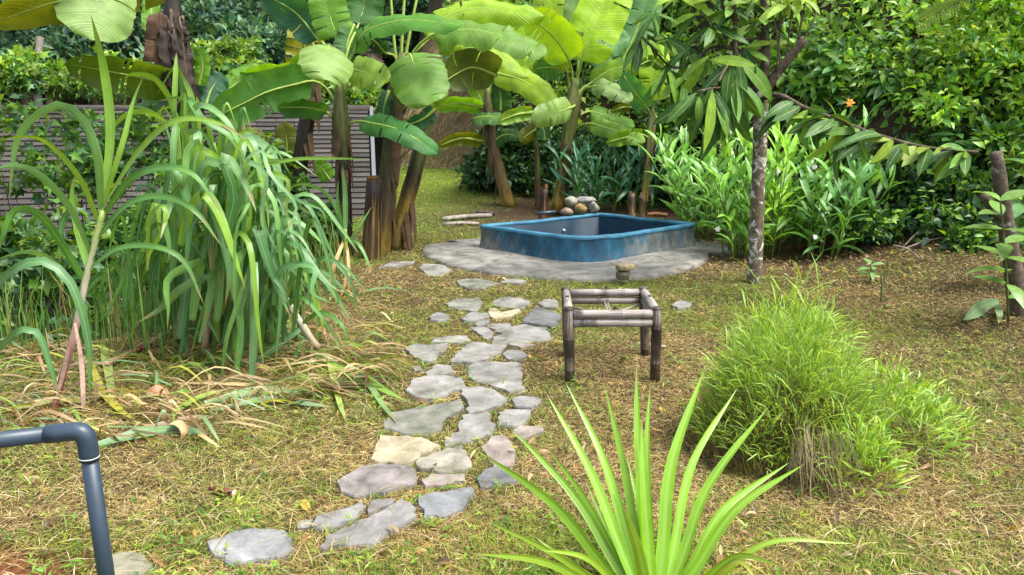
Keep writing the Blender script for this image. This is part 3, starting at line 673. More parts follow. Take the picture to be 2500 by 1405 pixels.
def pseudostem(plant, pp, Y, wpx, cols, name='pseudostem', sides=14, wob=.05):
    pts = crom(pts3(pp, Y), 18); n_ = len(pts); rad = np.interp(np.linspace(0, 1, n_), np.linspace(0, 1, len(wpx)), wpx) * pts[:, 1].mean() / F / 2
    rad = rad * np.interp(np.linspace(0, 1, n_), [0, .1, .8, 1], [1.12, 1, 1, .4]); b = MB(); b.tube(pts, rad, sides, True, None, wob)
    cc = np.stack([np.interp(np.linspace(0, 1, n_), np.linspace(0, 1, len(cols)), [c_[k] for c_ in cols]) for k in range(3)], 1)
    cc = np.repeat(cc, sides, 0); st = np.tile(rng.uniform(.55, 1.45, sides), n_)[:, None]; b.c = [cc * st]
    o = b.build(name, M['stem'], plant)
    # loose dry sheaths hanging on the stem
    for k in range(9):
        i = rng.integers(4, n_ - 3); a_ = rng.uniform(math.pi, 2 * math.pi); d_ = np.array([math.cos(a_), math.sin(a_), 0])
        q = MB(); s_ = pts[i] + d_ * rad[i] * .95; ln = rng.uniform(.2, .55)
        line = np.array([s_, s_ + d_ * .02 - up * ln * .5, s_ + d_ * .03 - up * ln]); sd = np.cross(d_, up)
        q.ribbon(crom(line, 6), np.array([.8, 1, .9, .8, .5, .1]) * rad[i] * .5, np.tile(sd, (6, 1)), np.tile(-d_, (6, 1)), .3)
        q.build('dry_sheath', M['dry'], o, True, (.09, .055, .03))
    return o
GB = 'banana plants round the tub'
bright = (.27, .45, .022); mid_ = (.13, .30, .028); deep = (.05, .155, .035); pale = (.24, .38, .12); blu = (.028, .115, .06); olive = (.13, .155, .015); yel = (.30, .29, .02)
stemG = (.12, .14, .04); stemB = (.060, .040, .022); stemD = (.025, .020, .016); stemY = (.24, .165, .03)
# -- dark trunk wrapped in dead leaves, by the house
b1 = empty('banana_plant', P(455, 560, 9.2), 'banana plant with a dark trunk wrapped in dead brown leaves by the house roof', 'banana plant', GB)
pseudostem(b1, [(470, 560), (465, 300), (440, 170), (425, 60), (420, -40)], 9.2, [56, 62, 64, 58, 50], [stemD, (.03, .024, .02), (.028, .022, .019), (.035, .027, .022)], wob=.14)
for k in range(16):
    x_ = 405 + rng.uniform(-12, 62); y_ = rng.uniform(20, 150); l_ = rng.uniform(70, 170)
    banana_leaf(b1, [(x_, y_, -.34), (x_ + rng.uniform(-4, 10), y_ + l_ * .5, -.4), (x_ + rng.uniform(0, 22), y_ + l_, -.36)], 9.2, rng.uniform(8, 22), tuple(np.array([.05, .037, .031]) * rng.uniform(.5, 1.5)), rng.uniform(-40, 40), .5, .03, dead=True)
banana_leaf(b1, [(392, 30, -.3), (392, 90, -.35), (385, 160, -.4), (395, 210, -.4)], 9.2, 62, (.105, .062, .040), 15, .3, .03, (.4, .7), dead=True)
banana_leaf(b1, [(440, 60, -.35), (452, 150, -.4), (462, 240, -.4)], 9.2, 42, (.045, .033, .028), 30, .4, .03, dead=True)
banana_leaf(b1, [(415, 60, -.3), (425, 140, -.38), (432, 250, -.3)], 9.2, 46, (.035, .027, .024), 40, .4, .03, dead=True)
banana_leaf(b1, [(238, -75, -1.0), (236, 0, -1.3), (226, 100, -1.5)], 9.2, 178, pale, 8, .15, .02)
banana_leaf(b1, [(420, -30, -.3), (250, -20, -1.2), (100, 15, -1.6), (-30, 60, -1.8)], 9.2, 95, olive, 35, .2, .02, (.3,))
banana_leaf(b1, [(440, 215, -.1), (370, 195, -.5), (270, 175, -.8), (160, 155, -1.0)], 9.2, 88, (.07, .125, .015), 30, .25, .02)
banana_leaf(b1, [(372, -20, .2), (368, 40, .1), (360, 80, 0)], 9.2, 40, mid_, 10, .2, .01)
banana_leaf(b1, [(485, 210, 0), (495, 160, 0), (490, 115, 0)], 9.2, 34, mid_, 20, .2, .01)
banana_leaf(b1, [(500, 268, 0), (515, 220, .1), (545, 180, .2)], 9.2, 66, blu, 15, .2, .02, (.6,))
banana_leaf(b1, [(520, 250, .2), (570, 210, .3), (640, 165, .4)], 9.2, 70, mid_, 25, .2, .02)
banana_leaf(b1, [(300, 320, .3), (380, 255, .1), (440, 250, 0)], 9.2, 55, deep, 30, .2, .02)
banana_leaf(b1, [(560, 350, .2), (600, 330, .2), (650, 345, .2)], 9.2, 50, olive, 30, .2, .02)
# -- leaning dark trunk
b2 = empty('banana_plant', G(715, 590), 'leaning dark stemmed banana plant between the cane and the shingle roof', 'banana plant', GB)
pseudostem(b2, [(705, 590), (722, 470), (745, 320), (768, 190), (775, 120)], 9.7, [46, 42, 38, 36, 32], [stemB, stemD, stemD, stemG])
banana_leaf(b2, [(748, 60, 0), (742, 125, .0), (735, 195, .05)], 9.7, 84, yel, 10, .1, .02, (.3, .45, .62, .8), pet=[(770, 130)])
banana_leaf(b2, [(770, 130, 0), (720, 175, -.1), (650, 185, -.1), (575, 200, 0)], 9.7, 60, mid_, 35, .2, .02)
banana_leaf(b2, [(700, 405, .3), (700, 350, .3), (694, 298, .3)], 9.7, 58, olive, 5, .1, .01)
banana_leaf(b2, [(805, 440, .2), (785, 410, .2), (770, 392, .2)], 9.7, 44, mid_, 10, .1, .01)
banana_leaf(b2, [(770, 120, .2), (720, 50, .3), (640, -10, .3)], 9.7, 72, blu, 25, .15, .02)
# -- slim plant with the broad pale drooping leaf
b3 = empty('banana_plant', G(845, 632), 'slim banana plant with a broad pale drooping leaf before the roof end', 'banana plant', GB)
pseudostem(b3, [(846, 632), (845, 520), (838, 400), (832, 290), (830, 200)], 8.5, [30, 28, 32, 44, 40], [stemB, stemD, stemD, (.10, .11, .035), (.09, .11, .03)])
banana_leaf(b3, [(823, 90, .1), (806, 40, .15), (790, -60, .2)], 8.5, 92, (.13, .29, .03), 8, .1, .015, pet=[(828, 230), (826, 140)])
banana_leaf(b3, [(803, 112, -.3), (800, 140, -.6), (792, 196, -.8)], 8.5, 132, pale, 5, .35, .025, pet=[(825, 220), (812, 130, -.2)])
banana_leaf(b3, [(853, 168, -.1), (900, 180, -.4), (950, 200, -.6)], 8.5, 76, (.20, .33, .05), 10, .2, .02, (.75,), pet=[(832, 260), (840, 200)])
banana_leaf(b3, [(762, 198, -.1), (660, 222, -.4), (590, 255, -.5), (512, 292, -.6)], 8.5, 102, (.075, .21, .05), 15, .12, .02, pet=[(825, 262), (795, 215)])
banana_leaf(b3, [(795, 272, -.1), (745, 262, -.3), (678, 262, -.5)], 8.5, 46, deep, 40, .3, .015, pet=[(826, 320), (812, 290)])
banana_leaf(b3, [(878, 296, -.1), (960, 312, -.4), (1020, 342, -.5), (1072, 378, -.6)], 8.5, 56, (.055, .19, .045), 25, .2, .018, pet=[(836, 350), (850, 305)])
banana_leaf(b3, [(865, 60, .2), (850, 100, .1), (842, 150, 0)], 8.5, 55, deep, 25, .2, .015)
banana_leaf(b3, [(775, 95, .3), (720, 30, .4), (640, -15, .5)], 8.5, 78, blu, 20, .15, .02, pet=[(826, 200), (800, 120)])
banana_leaf(b3, [(875, 60, .3), (890, 10, .4), (895, -60, .4)], 8.5, 90, deep, 15, .15, .02, pet=[(832, 210), (850, 120)])
banana_leaf(b3, [(862, 130, 0), (890, 80, -.1), (985, 50, -.3), (1135, 62, -.5)], 8.5, 44, (.10, .27, .04), 50, .25, .02, pet=[(834, 240), (845, 160)])
# -- thick plant next to the cut stump
b4 = empty('banana_plant', G(930, 634), 'thick banana plant rising behind the cut brown stump', 'banana plant', GB)
pseudostem(b4, [(925, 632), (940, 500), (956, 360), (966, 230), (985, 130)], 8.75, [50, 52, 44, 44, 46], [stemY, stemB, (.07, .075, .03), (.06, .075, .03), stemG])
for a_, e_ in (((965, 130), (952, -40)), ((980, 120), (990, -50)), ((992, 125), (1022, -30))):
    banana_leaf(b4, [(e_[0], e_[1], .1), (e_[0] + 4, e_[1] - 150, .2), (e_[0] + 6, e_[1] - 320, .2)], 8.75, 120, mid_, 10, .15, .02, pet=[(982, 200), a_])
banana_leaf(b4, [(1000, 132, -.2), (1020, 180, -.5), (1048, 258, -.7)], 8.75, 142, (.15, .30, .06), 5, .25, .02, (.22,), pet=[(985, 190), (990, 140)])
banana_leaf(b4, [(1055, 85, -.1), (1140, 72, -.2), (1240, 92, -.35), (1335, 138, -.5)], 8.75, 62, (.15, .29, .05), 45, .35, .03, pet=[(985, 185), (1010, 125)])
banana_leaf(b4, [(1045, 95, .1), (1090, 40, .2), (1180, 20, .2), (1330, 40, .1)], 8.75, 62, bright, 35, .3, .03, pet=[(985, 180), (1010, 130)])
banana_leaf(b4, [(942, 130, -.1), (905, 95, -.2), (870, 118, -.3)], 8.75, 44, (.02, .06, .045), 20, .25, .02, pet=[(980, 200), (965, 140)])
banana_leaf(b4, [(950, 222, -.1), (938, 260, -.2), (935, 300, -.25)], 8.75, 34, blu, 15, .25, .015)
banana_leaf(b4, [(905, 120, -.1), (912, 150, -.2), (918, 175, -.25)], 8.75, 50, (.075, .06, .045), 15, .25, .02, dead=True)
banana_leaf(b4, [(1212, 185, .1), (1150, 165, -.1), (1082, 200, -.3)], 8.75, 96, (.075, .105, .015), 15, .2, .015, (.4, .7))
# -- leaning stem at the lawn's edge
b5 = empty('banana_plant', G(962, 610), 'leaning yellow brown banana stem beside the lawn strip', 'banana plant', GB)
pseudostem(b5, [(958, 612), (985, 520), (1015, 410), (1042, 300), (1050, 250)], 8.95, [44, 40, 38, 34, 30], [stemB, stemY, stemD, stemG, stemG])
banana_leaf(b5, [(1060, 268, -.1), (1030, 292, -.2), (985, 308, -.3)], 8.95, 40, blu, 25, .2, .015)
banana_leaf(b5, [(1048, 260, .1), (1062, 230, .1), (1090, 240, .0)], 8.95, 44, bright, 20, .2, .015)
# -- brown stem at the dark hollow
b6 = empty('banana_plant', G(1240, 505), 'pale brown stemmed banana plant at the end of the lawn', 'banana plant', GB)
pseudostem(b6, [(1243, 508), (1222, 430), (1202, 350), (1192, 270), (1190, 210)], 12.2, [36, 30, 28, 27, 25], [stemY, (.20, .14, .06), (.12, .085, .05), (.10, .07, .045), stemG])
banana_leaf(b6, [(1180, 345, 0), (1125, 338, -.2), (1068, 358, -.3)], 12.2, 34, olive, 25, .2, .015)
banana_leaf(b6, [(1178, 262, 0), (1120, 252, -.2), (1062, 262, -.3)], 12.2, 38, mid_, 35, .2, .015)
banana_leaf(b6, [(1222, 272, 0), (1222, 235, 0), (1216, 200, 0)], 12.2, 52, (.05, .16, .03), 10, .1, .01)
banana_leaf(b6, [(1180, 260, 0), (1165, 225, .1), (1145, 200, .1)], 12.2, 40, bright, 15, .1, .01)
banana_leaf(b6, [(1205, 178, 0), (1270, 195, -.3), (1320, 228, -.5), (1366, 278, -.6)], 12.2, 64, (.31, .48, .02), 15, .2, .018, pet=[(1194, 240), (1198, 190)])
banana_leaf(b6, [(1190, 360, 0), (1230, 330, -.1), (1275, 335, -.2)], 12.2, 34, deep, 25, .2, .01)
banana_leaf(b6, [(1155, 290, 0), (1190, 285, -.15), (1230, 290, -.3)], 12.2, 34, (.10, .24, .06), 45, .2, .015)
banana_leaf(b6, [(1180, 200, 0), (1150, 150, .1), (1120, 80, .2), (1075, 40, .2)], 12.2, 80, bright, 15, .1, .02)
banana_leaf(b6, [(1200, 190, 0), (1215, 120, .1), (1225, 30, .2)], 12.2, 74, (.17, .33, .06), 10, .1, .02, (.5,))
banana_leaf(b6, [(1205, 200, .1), (1250, 140, .2), (1290, 90, .2), (1310, 40, .3)], 12.2, 70, bright, 18, .1, .02)
# -- the big bright plant behind the tub
b7 = empty('banana_plant', G(1365, 508), 'tall bright green banana plant standing right behind the rim rocks', 'banana plant', GB)
pseudostem(b7, [(1362, 512), (1375, 430), (1385, 350), (1396, 270), (1404, 190)], 11.6, [36, 29, 28, 38, 32], [stemY, (.22, .17, .04), stemG, stemG, stemG])
banana_leaf(b7, [(1420, 150, -.1), (1445, 85, -.1), (1478, 10, .0), (1515, -80, .1)], 11.6, 126, (.32, .52, .02), 5, .08, .02, pet=[(1402, 270), (1408, 200)])
banana_leaf(b7, [(1390, 150, -.2), (1365, 105, -.3), (1330, 70, -.35), (1285, 38, -.4)], 11.6, 100, (.31, .51, .022), 8, .12, .02, (.75,), pet=[(1398, 270), (1398, 200)])
banana_leaf(b7, [(1412, 150, .3), (1411, 80, .4), (1408, -50, .5)], 11.6, 70, (.20, .33, .12), 5, .05, .02, pet=[(1402, 260), (1410, 190)])
banana_leaf(b7, [(1445, 212, -.2), (1480, 212, -.4), (1545, 246, -.6)], 11.6, 40, (.22, .34, .12), 35, .3, .018, pet=[(1398, 300), (1420, 225)])
banana_leaf(b7, [(1398, 262, -.3), (1350, 278, -.6), (1296, 292, -.7)], 11.6, 62, pale, 10, .25, .018, pet=[(1392, 310), (1405, 262)])
banana_leaf(b7, [(1300, 275, -.2), (1260, 280, -.4), (1215, 298, -.5)], 11.6, 36, (.20, .35, .06), 15, .25, .015)
banana_leaf(b7, [(1440, 205, .1), (1490, 172, .1), (1560, 155, .0), (1632, 148, -.1)], 11.6, 52, (.17, .31, .02), 25, .2, .018, pet=[(1402, 290), (1415, 225)])
banana_leaf(b7, [(1440, 302, -.2), (1500, 318, -.4), (1575, 348, -.6)], 11.6, 44, (.15, .30, .03), 25, .25, .018, pet=[(1388, 355), (1408, 312)])
banana_leaf(b7, [(1440, 272, .1), (1490, 285, .1), (1550, 310, .0)], 11.6, 40, mid_, 30, .25, .018, pet=[(1394, 330), (1412, 285)])
banana_leaf(b7, [(1385, 175, -.1), (1370, 150, -.1), (1325, 130, -.2)], 11.6, 34, (.22, .34, .03), 20, .2, .01, pet=[(1398, 250), (1390, 200)])
banana_leaf(b7, [(1430, 150, .3), (1480, 110, .5), (1540, 90, .6)], 11.6, 70, (.09, .25, .10), 20, .15, .02, (.5,))
banana_leaf(b7, [(1380, 170, .5), (1345, 165, .6), (1300, 170, .6)], 11.6, 60, (.07, .21, .10), 20, .15, .02)
banana_leaf(b7, [(1470, 190, .5), (1490, 170, .6), (1500, 120, .7)], 11.6, 60, (.06, .20, .09), 20, .15, .02)
# -- short plant by the twin stump
b8 = empty('banana_plant', G(1572, 498), 'short banana plant growing beside the twin rotten stump', 'banana plant', GB)
pseudostem(b8, [(1571, 500), (1578, 430), (1584, 370), (1590, 310), (1594, 260)], 11.4, [20, 19, 19, 22, 18], [stemY, stemG, (.20, .20, .08), stemG])
banana_leaf(b8, [(1595, 248, -.1), (1598, 180, -.1), (1600, 105, .0)], 11.4, 76, (.33, .54, .02), 4, .06, .012, pet=[(1588, 330), (1592, 270)])
banana_leaf(b8, [(1580, 265, -.2), (1550, 225, -.3), (1520, 180, -.3)], 11.4, 52, (.06, .20, .08), 15, .12, .015, pet=[(1588, 330), (1586, 280)])
banana_leaf(b8, [(1570, 330, -.1), (1530, 335, -.3), (1480, 348, -.4)], 11.4, 36, (.17, .33, .03), 25, .2, .015, pet=[(1582, 390), (1585, 345)])
banana_leaf(b8, [(1545, 262, .0), (1520, 262, -.1), (1490, 272, -.2)], 11.4, 22, olive, 30, .2, .01)
banana_leaf(b8, [(1610, 340, -.1), (1625, 335, -.2), (1640, 345, -.3)], 11.4, 18, mid_, 20, .2, .01, pet=[(1584, 400), (1596, 355)])
banana_leaf(b8, [(1610, 230, .2), (1645, 185, .3), (1690, 140, .4)], 11.4, 62, (.17, .30, .12), 15, .12, .015)
banana_leaf(b8, [(1620, 165, -.2), (1590, 148, -.2), (1560, 160, -.3)], 11.4, 26, (.06, .13, .02), 30, .2, .01)

banana_leaf(b7, [(1300, 130, .8), (1340, 60, .9), (1350, -40, 1.0)], 11.6, 110, (.30, .47, .03), 12, .12, .02)
banana_leaf(b7, [(1255, 150, .9), (1235, 70, 1.0), (1190, 10, 1.0)], 11.6, 100, (.28, .46, .025), 15, .12, .02)
banana_leaf(b7, [(1520, 150, .8), (1560, 60, .9), (1590, -30, 1.0)], 11.6, 90, (.12, .28, .10), 15, .12, .02)
banana_leaf(b6, [(1200, 215, .2), (1150, 190, .1), (1110, 130, .1)], 12.2, 60, (.22, .40, .03), 15, .15, .02)
banana_leaf(b6, [(1190, 215, .1), (1250, 175, 0), (1300, 150, -.1)], 12.2, 62, (.26, .43, .03), 20, .15, .02)
banana_leaf(b4, [(1075, 130, .3), (1110, 105, .2), (1200, 130, .1), (1290, 190, 0)], 8.75, 40, (.28, .44, .03), 35, .3, .02, pet=[(988, 190), (1020, 150, .1)])
banana_leaf(b8, [(1630, 250, .3), (1650, 220, .3), (1685, 215, .3)], 11.4, 44, (.14, .30, .10), 20, .2, .015)
# -- sapling
b9 = empty('banana_plant', G(1312, 500), 'thin young banana plant in the dark hollow behind the tub', 'banana plant', GB)
pseudostem(b9, [(1313, 505), (1313, 420), (1308, 340), (1305, 310)], 12.0, [14, 14, 12, 10], [stemB, stemG, stemG])
banana_leaf(b9, [(1308, 318, -.1), (1295, 325, -.2), (1268, 345, -.3)], 12.0, 40, olive, 15, .2, .01)
banana_leaf(b9, [(1310, 310, 0), (1325, 315, -.2), (1330, 345, -.3)], 12.0, 36, deep, 15, .2, .01)

# -- cut and rotten stumps
def stump(pp, Y, wpx, cols, label, n=9):
    pts = pts3(pp, Y); base = pts[0].copy(); base[2] = g1(base[0], base[1]) - .02; pts[0] = base
    st = empty('banana_stump', base, label, 'stump', 'cut banana stumps')
    r0 = wpx * Y / F / 2
    for k in range(n):                                               # overlapping sheaths, like a cut onion
        a_ = 2 * math.pi * k / n + rng.uniform(-.2, .2); d_ = np.array([math.cos(a_), math.sin(a_), 0]); sd = np.cross(d_, up)
        h_ = rng.uniform(.82, 1.02); line = crom([pts[0] + (pts[-1] - pts[0]) * t_ * h_ for t_ in np.linspace(0, 1, 4)], 8) + d_ * r0 * .62
        line += np.linspace(.12, -.1, 8)[:, None] * d_ * r0
        q = MB(); q.ribbon(line, np.linspace(.55, .48, 8) * r0, np.tile(sd, (8, 1)), np.tile(-d_, (8, 1)), .35)
        c_ = cols[k % len(cols)]; q.c = [np.broadcast_to(np.array(c_) * rng.uniform(.8, 1.2), q.c[0].shape)]; q.build('sheath', M['stem'], st)
    q = MB(); q.tube(crom(pts, 6) - up * np.linspace(0, .08, 6)[:, None], r0 * .62, 10); q.c = [np.broadcast_to((.02, .014, .01), q.c[0].shape)]; q.build('core', M['stem'], st)
stump([(905, 634), (908, 530), (914, 425)], 8.3, 64, [stemY, stemB, (.12, .07, .035), (.20, .11, .03), stemY, stemB], 'tall cut banana stump with yellow and brown sheaths at the path')
stump([(1322, 532), (1326, 490), (1330, 448)], 10.3, 30, [(.13, .07, .035), stemB, (.18, .10, .05)], 'brown rotten stump standing behind the tub near the rim rocks')
stump([(1545, 528), (1544, 500), (1543, 466)], 10.6, 24, [(.28, .19, .12), (.22, .14, .08), (.34, .26, .18)], 'pale frayed half of the twin stump behind the tub')
stump([(1569, 530), (1569, 500), (1568, 468)], 10.6, 22, [(.25, .15, .09), (.30, .22, .14), (.17, .10, .06)], 'redder frayed half of the twin stump behind the tub')
# -- old poles on the lawn behind the tub
for a_, e_, w_, lab in (((1080, 541), (1200, 531), .035, 'grey weathered pole lying on the lawn strip behind the tub'), ((1085, 552), (1170, 551), .028, 'split grey pole half sunk in the lawn by the tub'), ((1163, 523), (1208, 527), .03, 'short dark log lying behind the grey pole'), ((1580, 528), (1630, 530), .03, 'orange brown stick lying beside the twin stump')):
    p, q = G(*a_) + up * w_ * .8, G(*e_) + up * w_ * .8
    b = MB(); b.tube(crom([p, (p + q) / 2 + up * .012, q], 9), w_ * np.array([.85, 1, .95, 1.05, 1, .9, 1, .95, .8]), 8, True, None, .08)
    tag(b.build('pole', M['wood'], None, True, (.30, .15, .07) if 'orange' in lab else ((.10, .08, .07) if 'dark' in lab else (.30, .27, .24))), lab, 'pole', 'old poles')

# ------------------------------------------------------------------ sugar cane
def cane_leaf(plant, pp, Y, wpx, col, roll=35, fold=.25, name='leaf', mat='cane'):
    pp = [(q[0] + rng.normal() * 3, q[1] + rng.normal() * 3, *q[2:]) for q in pp]; pts = crom(pts3(pp, Y), 18); side, nrm = frame(pts, roll + np.linspace(-25, 25, 18) * rng.choice([-1, 1]))
    # ease the twist so the blade turns as it bends
    t_ = np.linspace(0, 1, 18); w_ = np.interp(t_, [0, .12, .45, .75, .92, 1], [.55, .8, 1, .8, .36, .02]) * .74 * wpx * pts[:, 1].mean() / F / 2 / max(math.cos(R(roll)), .45)
    b = MB(); b.ribbon(pts, w_, side, nrm, fold); return b.build(name, M[mat], plant, True, col)
cg = (.085, .23, .04); cb = (.09, .22, .085); cy = (.19, .35, .035); cl = (.14, .30, .10)
def cane_stalk(plant, pp, Y, w, cols, name='stalk'):
    pts = crom(pts3(pp, Y), 24); r0 = np.linspace(w, w * .75, 24) * pts[:, 1].mean() / F / 2
    r0 *= 1 + .12 * (np.arange(24) % 4 == 0); b = MB(); b.tube(pts, r0, 9)
    cc = np.stack([np.interp(np.linspace(0, 1, 24), np.linspace(0, 1, len(cols)), [c_[k] for c_ in cols]) for k in range(3)], 1)
    b.c = [np.repeat(cc, 9, 0)]; return b.build(name, M['stalk'], plant)
Ya = 4.0
gA = G(122, 1030)
ca = empty('sugar_cane', gA, 'tall single sugar cane with a red and white stalk and arching leaves', 'sugar cane', 'sugar cane plants')
redc = (.26, .04, .05); whc = (.52, .44, .38)
cane_stalk(ca, [(120, 1040), (150, 930), (185, 800), (215, 660), (252, 515)], Ya, 18, [(.40, .20, .10), redc, (.40, .20, .18), whc, (.38, .42, .22), (.26, .36, .08)])
for pp, w_, c_, rl in [([(252, 515), (263, 330, .1), (258, 170, .1), (220, 38, 0)], 30, (.19, .36, .04), 20),
  ([(250, 510), (236, 400, -.1), (205, 302, -.15), (150, 256, -.2), (82, 292, -.25), (36, 352, -.25), (27, 490, -.25)], 27, cl, 25),
  ([(246, 540), (198, 435, -.1), (125, 352, -.2), (55, 334, -.3), (-10, 342, -.35)], 17, cy, 35),
  ([(226, 625), (170, 512, -.1), (105, 428, -.2), (35, 404, -.3), (-30, 425, -.35)], 24, cl, 30),
  ([(206, 695), (152, 590, -.1), (92, 522, -.2), (42, 512, -.25), (8, 565, -.3), (-10, 650, -.3)], 27, cg, 30),
  ([(256, 500), (298, 350, 0), (328, 250, .1), (345, 190, .1)], 17, cy, 25), ([(256, 505), (330, 375, -.1), (420, 295, -.2), (520, 300, -.2), (600, 345, -.2)], 18, cy, 35),
  ([(256, 520), (320, 438, -.1), (395, 410, -.2), (475, 430, -.3), (545, 530, -.3)], 24, cg, 30), ([(240, 590), (300, 508, -.1), (385, 480, -.2), (470, 505, -.3), (535, 600, -.3)], 21, cg, 30),
  ([(-30, 720), (40, 652, -.3), (110, 640, -.3), (170, 700, -.3), (212, 840, -.3), (224, 965, -.3)], 30, cb, 25), ([(-30, 880), (40, 815, -.35), (90, 812, -.35), (130, 910, -.35), (147, 985, -.35)], 24, cb, 25),
  ([(222, 655), (290, 610, -.1), (380, 605, -.2), (450, 640, -.2), (500, 740, -.2)], 19, cg, 30), ([(226, 640), (195, 560, 0), (170, 520, .1), (148, 560, .1), (140, 640, .1)], 20, cb, 25),
  ([(200, 760), (150, 660, -.1), (70, 622, -.3), (-20, 640, -.4)], 22, cl, 25), ([(250, 515), (246, 430, .1), (238, 330, .2)], 18, cy, 20),
  ([(215, 660), (190, 560, .15), (175, 470, .2), (188, 420, .2)], 24, (.16, .32, .03), 25)]:
    cane_leaf(ca, pp, Ya, w_, c_, rl)
for pp, w_, c_ in [([(180, 790), (196, 880), (205, 970), (200, 1040)], 16, (.48, .36, .30)), ([(165, 850), (150, 930), (130, 1000)], 14, (.40, .30, .25))]: cane_leaf(ca, pp, Ya - .05, w_, c_, 20, .3, 'dead_leaf', 'dry')
# the dense drooping clump
gBp = G(520, 860)
cbp = empty('sugar_cane', gBp, 'dense drooping clump of sugar cane with broad bluish leaves', 'sugar cane', 'sugar cane plants')
Yb = 5.0
for pp in ([(470, 860), (465, 700), (450, 520), (430, 300)], [(500, 850), (520, 700), (505, 520), (470, 330)], [(560, 840), (560, 680), (545, 500), (520, 350)], [(610, 860), (600, 700), (590, 520), (560, 400)], [(430, 830), (455, 700), (470, 590), (480, 480)]):
    cane_stalk(cbp, pp, Yb + rng.uniform(-.2, .3), 17, [(.30, .20, .12), (.36, .33, .18), (.25, .33, .10), (.20, .34, .06)])
expl = [([(432, 300), (428, 250, 0), (425, 130, .1)], 18, cy, 20), ([(436, 300), (410, 230, 0), (370, 185, -.1), (318, 182, -.1), (308, 215, -.1)], 18, (.19, .36, .03), 25),
 ([(445, 320), (470, 250, 0), (450, 195, .1), (430, 160, .1)], 20, (.19, .36, .03), 25), ([(440, 310), (460, 240, -.1), (500, 290, -.2), (560, 340, -.2), (600, 420, -.2)], 22, cg, 30),
 ([(430, 310), (370, 275, -.2), (310, 280, -.3), (262, 330, -.3)], 15, cy, 35), ([(440, 305), (490, 262, -.2), (545, 290, -.3), (585, 360, -.3), (600, 430, -.3)], 20, cl, 30),
 ([(450, 330), (440, 300, -.3), (425, 360, -.4), (428, 470, -.4), (440, 560, -.4)], 20, cl, 20), ([(455, 340), (480, 330, -.3), (470, 420, -.4), (462, 520, -.4)], 26, (.17, .31, .14), 15)]
hang = [(500, 372, 585, 470), (520, 360, 470, 560), (545, 410, 560, 620), (565, 415, 555, 640), (590, 425, 580, 700), (610, 430, 605, 790), (600, 440, 590, 900), (625, 470, 640, 840), (640, 480, 660, 790),
        (655, 480, 690, 700), (610, 520, 550, 820), (630, 560, 560, 900), (600, 600, 570, 880), (625, 640, 620, 960), (645, 620, 650, 880), (580, 560, 640, 820), (560, 520, 600, 700), (500, 480, 560, 680),
        (420, 420, 480, 640), (400, 460, 440, 700), (480, 430, 400, 560), (460, 500, 380, 620), (520, 520, 420, 660), (540, 600, 330, 700), (500, 640, 310, 760), (640, 520, 740, 640), (660, 540, 760, 700),
        (670, 470, 800, 540), (650, 430, 780, 480), (680, 560, 760, 790), (610, 380, 700, 560), (590, 350, 680, 480), (570, 330, 640, 420), (690, 640, 800, 720), (700, 620, 790, 800), (560, 380, 520, 500),
        (480, 360, 440, 470), (530, 400, 510, 560), (575, 440, 540, 590), (640, 580, 700, 760), (590, 500, 620, 660), (615, 470, 680, 610), (470, 600, 330, 640), (500, 560, 380, 720), (550, 660, 500, 800), (590, 680, 530, 860), (445, 420, 400, 560), (410, 500, 370, 640)]
hang = [(a_, b_, c_, d_ + (90 if 540 < c_ < 690 else 20)) for a_, b_, c_, d_ in hang]
hang += [(hx + rng.uniform(-35, 35), hy + rng.uniform(-10, 60), ex + rng.uniform(-60, 45), ey + rng.uniform(-60, 60)) for hx, hy, ex, ey in hang]
for hx, hy, ex, ey in hang:
    x0 = hx + rng.uniform(-30, 10); y0 = hy + rng.uniform(60, 130); dy = rng.uniform(-.5, .35); k = rng.uniform(-.15, .05)
    expl.append(([(x0 - 20, y0 + 40, dy), (hx - 12, hy + 25, dy + k * .3), (hx + (ex - hx) * .15, hy, dy + k), (hx + (ex - hx) * .45, hy + (ey - hy) * .18, dy + k * 1.6), (hx + (ex - hx) * .8, hy + (ey - hy) * .58, dy + k * 2), (ex, ey, dy + k * 2)], rng.uniform(11, 32), [cb, cl, (.16, .34, .10), (.17, .33, .15), (.06, .18, .045), cy][rng.integers(6)], rng.uniform(10, 45)))
    q_ = expl[-1][0]; q_[2:] = [(a_[0] + rng.normal() * 11, a_[1] + rng.normal() * 11, a_[2] + rng.normal() * .05) for a_ in q_[2:]]
    if rng.uniform() < .3: q_[4] = (q_[3][0] + rng.normal() * 12, q_[3][1] + 60 + rng.uniform(0, 50), q_[3][2]); q_[5] = (q_[4][0] + rng.normal() * 10, max(q_[5][1], q_[4][1] + 40), q_[4][2])   # snapped blades hang straight down
for k in range(34):                                                   # young blades still standing above the fold
    x0, y0 = rng.uniform(425, 680), 0; y0 = 330 + (x0 - 425) * .75 + rng.uniform(-20, 90); sx_ = rng.normal() * 55; h_ = rng.uniform(70, 190); dy = rng.uniform(-.3, .3)
    expl.append(([(x0, y0 + 60, dy), (x0 + sx_ * .3, y0 - h_ * .5, dy), (x0 + sx_, y0 - h_, dy), (x0 + sx_ * rng.uniform(1.4, 2.6), y0 - h_ * rng.uniform(.55, 1.1), dy)], rng.uniform(8, 20), [cy, cg, cl, (.20, .38, .05)][rng.integers(4)], rng.uniform(10, 45)))
for pp, w_, c_, rl in expl: cane_leaf(cbp, pp, Yb, w_, tuple(np.array(c_) * rng.uniform(.85, 1.15)), rl)
